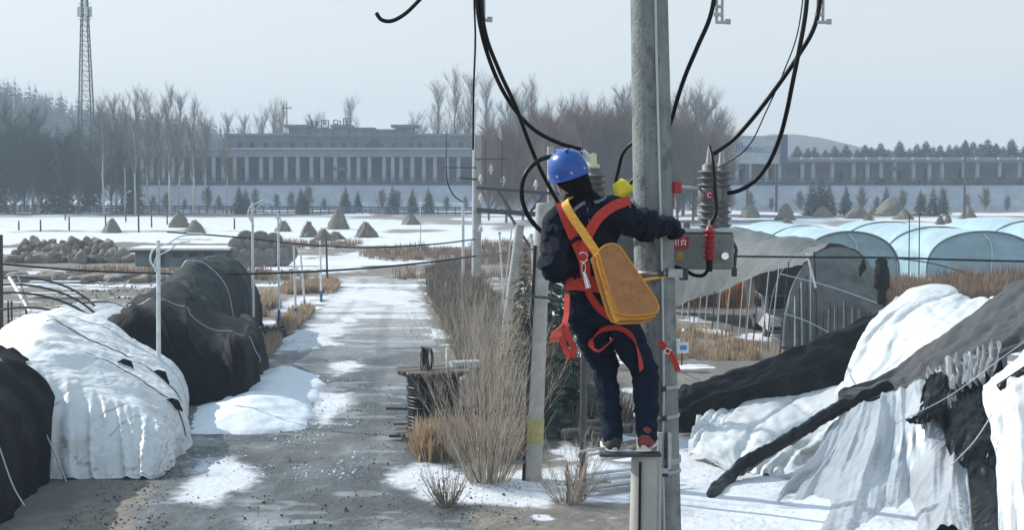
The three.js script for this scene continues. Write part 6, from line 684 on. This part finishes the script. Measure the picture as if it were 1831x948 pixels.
  patch(trousers, 'back_pocket', 1030, 545, 1054, 572, M.jeans, 0.007); patch(trousers, 'knee_patch', 1068, 640, 1092, 668, M.jeans, 0.006);
  const seam = (par, list, m) => part(par, 'seam', wire(list.map(([x, y]) => on(x, y, 0.002)), 0.0028, 40, 6), m);
  seam(jacket, [[1050, 372], [1054, 400], [1056, 430], [1056, 470], [1054, 498]], M.jacketGrey); seam(jacket, [[1014, 384], [1020, 410], [1022, 440], [1018, 470]], M.jacket); seam(jacket, [[1105, 372], [1098, 400], [1094, 425]], M.jacket); seam(trousers, [[1062, 590], [1076, 640], [1080, 690], [1084, 740]], M.jeans);
  strap([[1026, 376], [1042, 364], [1058, 362], [1072, 360], [1084, 354]], 0.018, M.jacketGrey, undefined, 0.004); part(hs, 'pole_rope', wire([J(1092, 505, 8.95), J(1125, 500, 9.08), poleAt(494, -poleR(494) - 0.012), poleAt(492).add(V(0, 0, -poleR(492) - 0.012)), poleAt(492, poleR(492) + 0.012), poleAt(494).add(V(0.02, 0, poleR(494) + 0.014)), J(1110, 508, 8.98)], 0.008, 60, 8), M.strapYellow);
  rebase(o, V(J(1120, 805, 8.95).x, J(1120, 806, 8.95).y, -8.95));
  // flat tool bag on a yellow sling
  const b = thing('tool_bag', 'flat tan tool bag with orange edges slung on worker back', 'bag'), D = 8.6, layer = (pts, dx, dy, d, m, name) => { const s = new THREE.Shape(pts.map(([x, y]) => { const p = W(x + dx, y + dy, D); return new THREE.Vector2(p.x, p.y); })), g = new THREE.ExtrudeGeometry(s, { depth: 0.012, bevelEnabled: true, bevelSize: 0.005, bevelThickness: 0.005, bevelSegments: 2 }); g.translate(0, 0, -D + d); return part(b, name, metres(g), m); };
  const Q = [[1070, 449], [1080, 440], [1098, 436], [1106, 440], [1140, 488], [1172, 535], [1177, 550], [1174, 558], [1160, 562], [1118, 564], [1106, 560], [1099, 548], [1084, 500]];
  layer(Q, 0, 0, 0.036, M.bag, 'flap'); layer(Q, -5, 7, 0.012, M.bagEdge, 'panel'); layer(Q, -9, 12, -0.012, M.bag, 'panel'); layer(Q, -12, 16, -0.036, M.bagEdge, 'back_panel');
  const sl = (l, w) => part(b, 'sling', ribbon(l.map((q) => W(...q)), w, 0.005, V(0.8, 0.6, 0.1), 40), M.strapYellow); sl([[1022, 356, 8.8], [1010, 362, 8.7], [1022, 386, 8.655], [1045, 420, 8.625], [1068, 456, 8.6], [1080, 490, 8.58], [1096, 548, 8.57], [1106, 574, 8.58]], 0.046); part(b, 'edge_binding', wire(Q.concat([Q[0]]).map(([x, y]) => W(x, y, D - 0.052)), 0.005, 80, 6), M.bagEdge);
  rebase(b, W(1120, 575, D));
}

// ---------------------------------------------------------------- draw
const renderer = new THREE.WebGLRenderer({ antialias: true });
renderer.toneMapping = THREE.LinearToneMapping;
renderer.toneMappingExposure = EXPOSURE;
renderer.shadowMap.enabled = true; renderer.shadowMap.type = THREE.PCFSoftShadowMap;
renderer.setSize(1024, 531);
renderer.render(scene, camera);
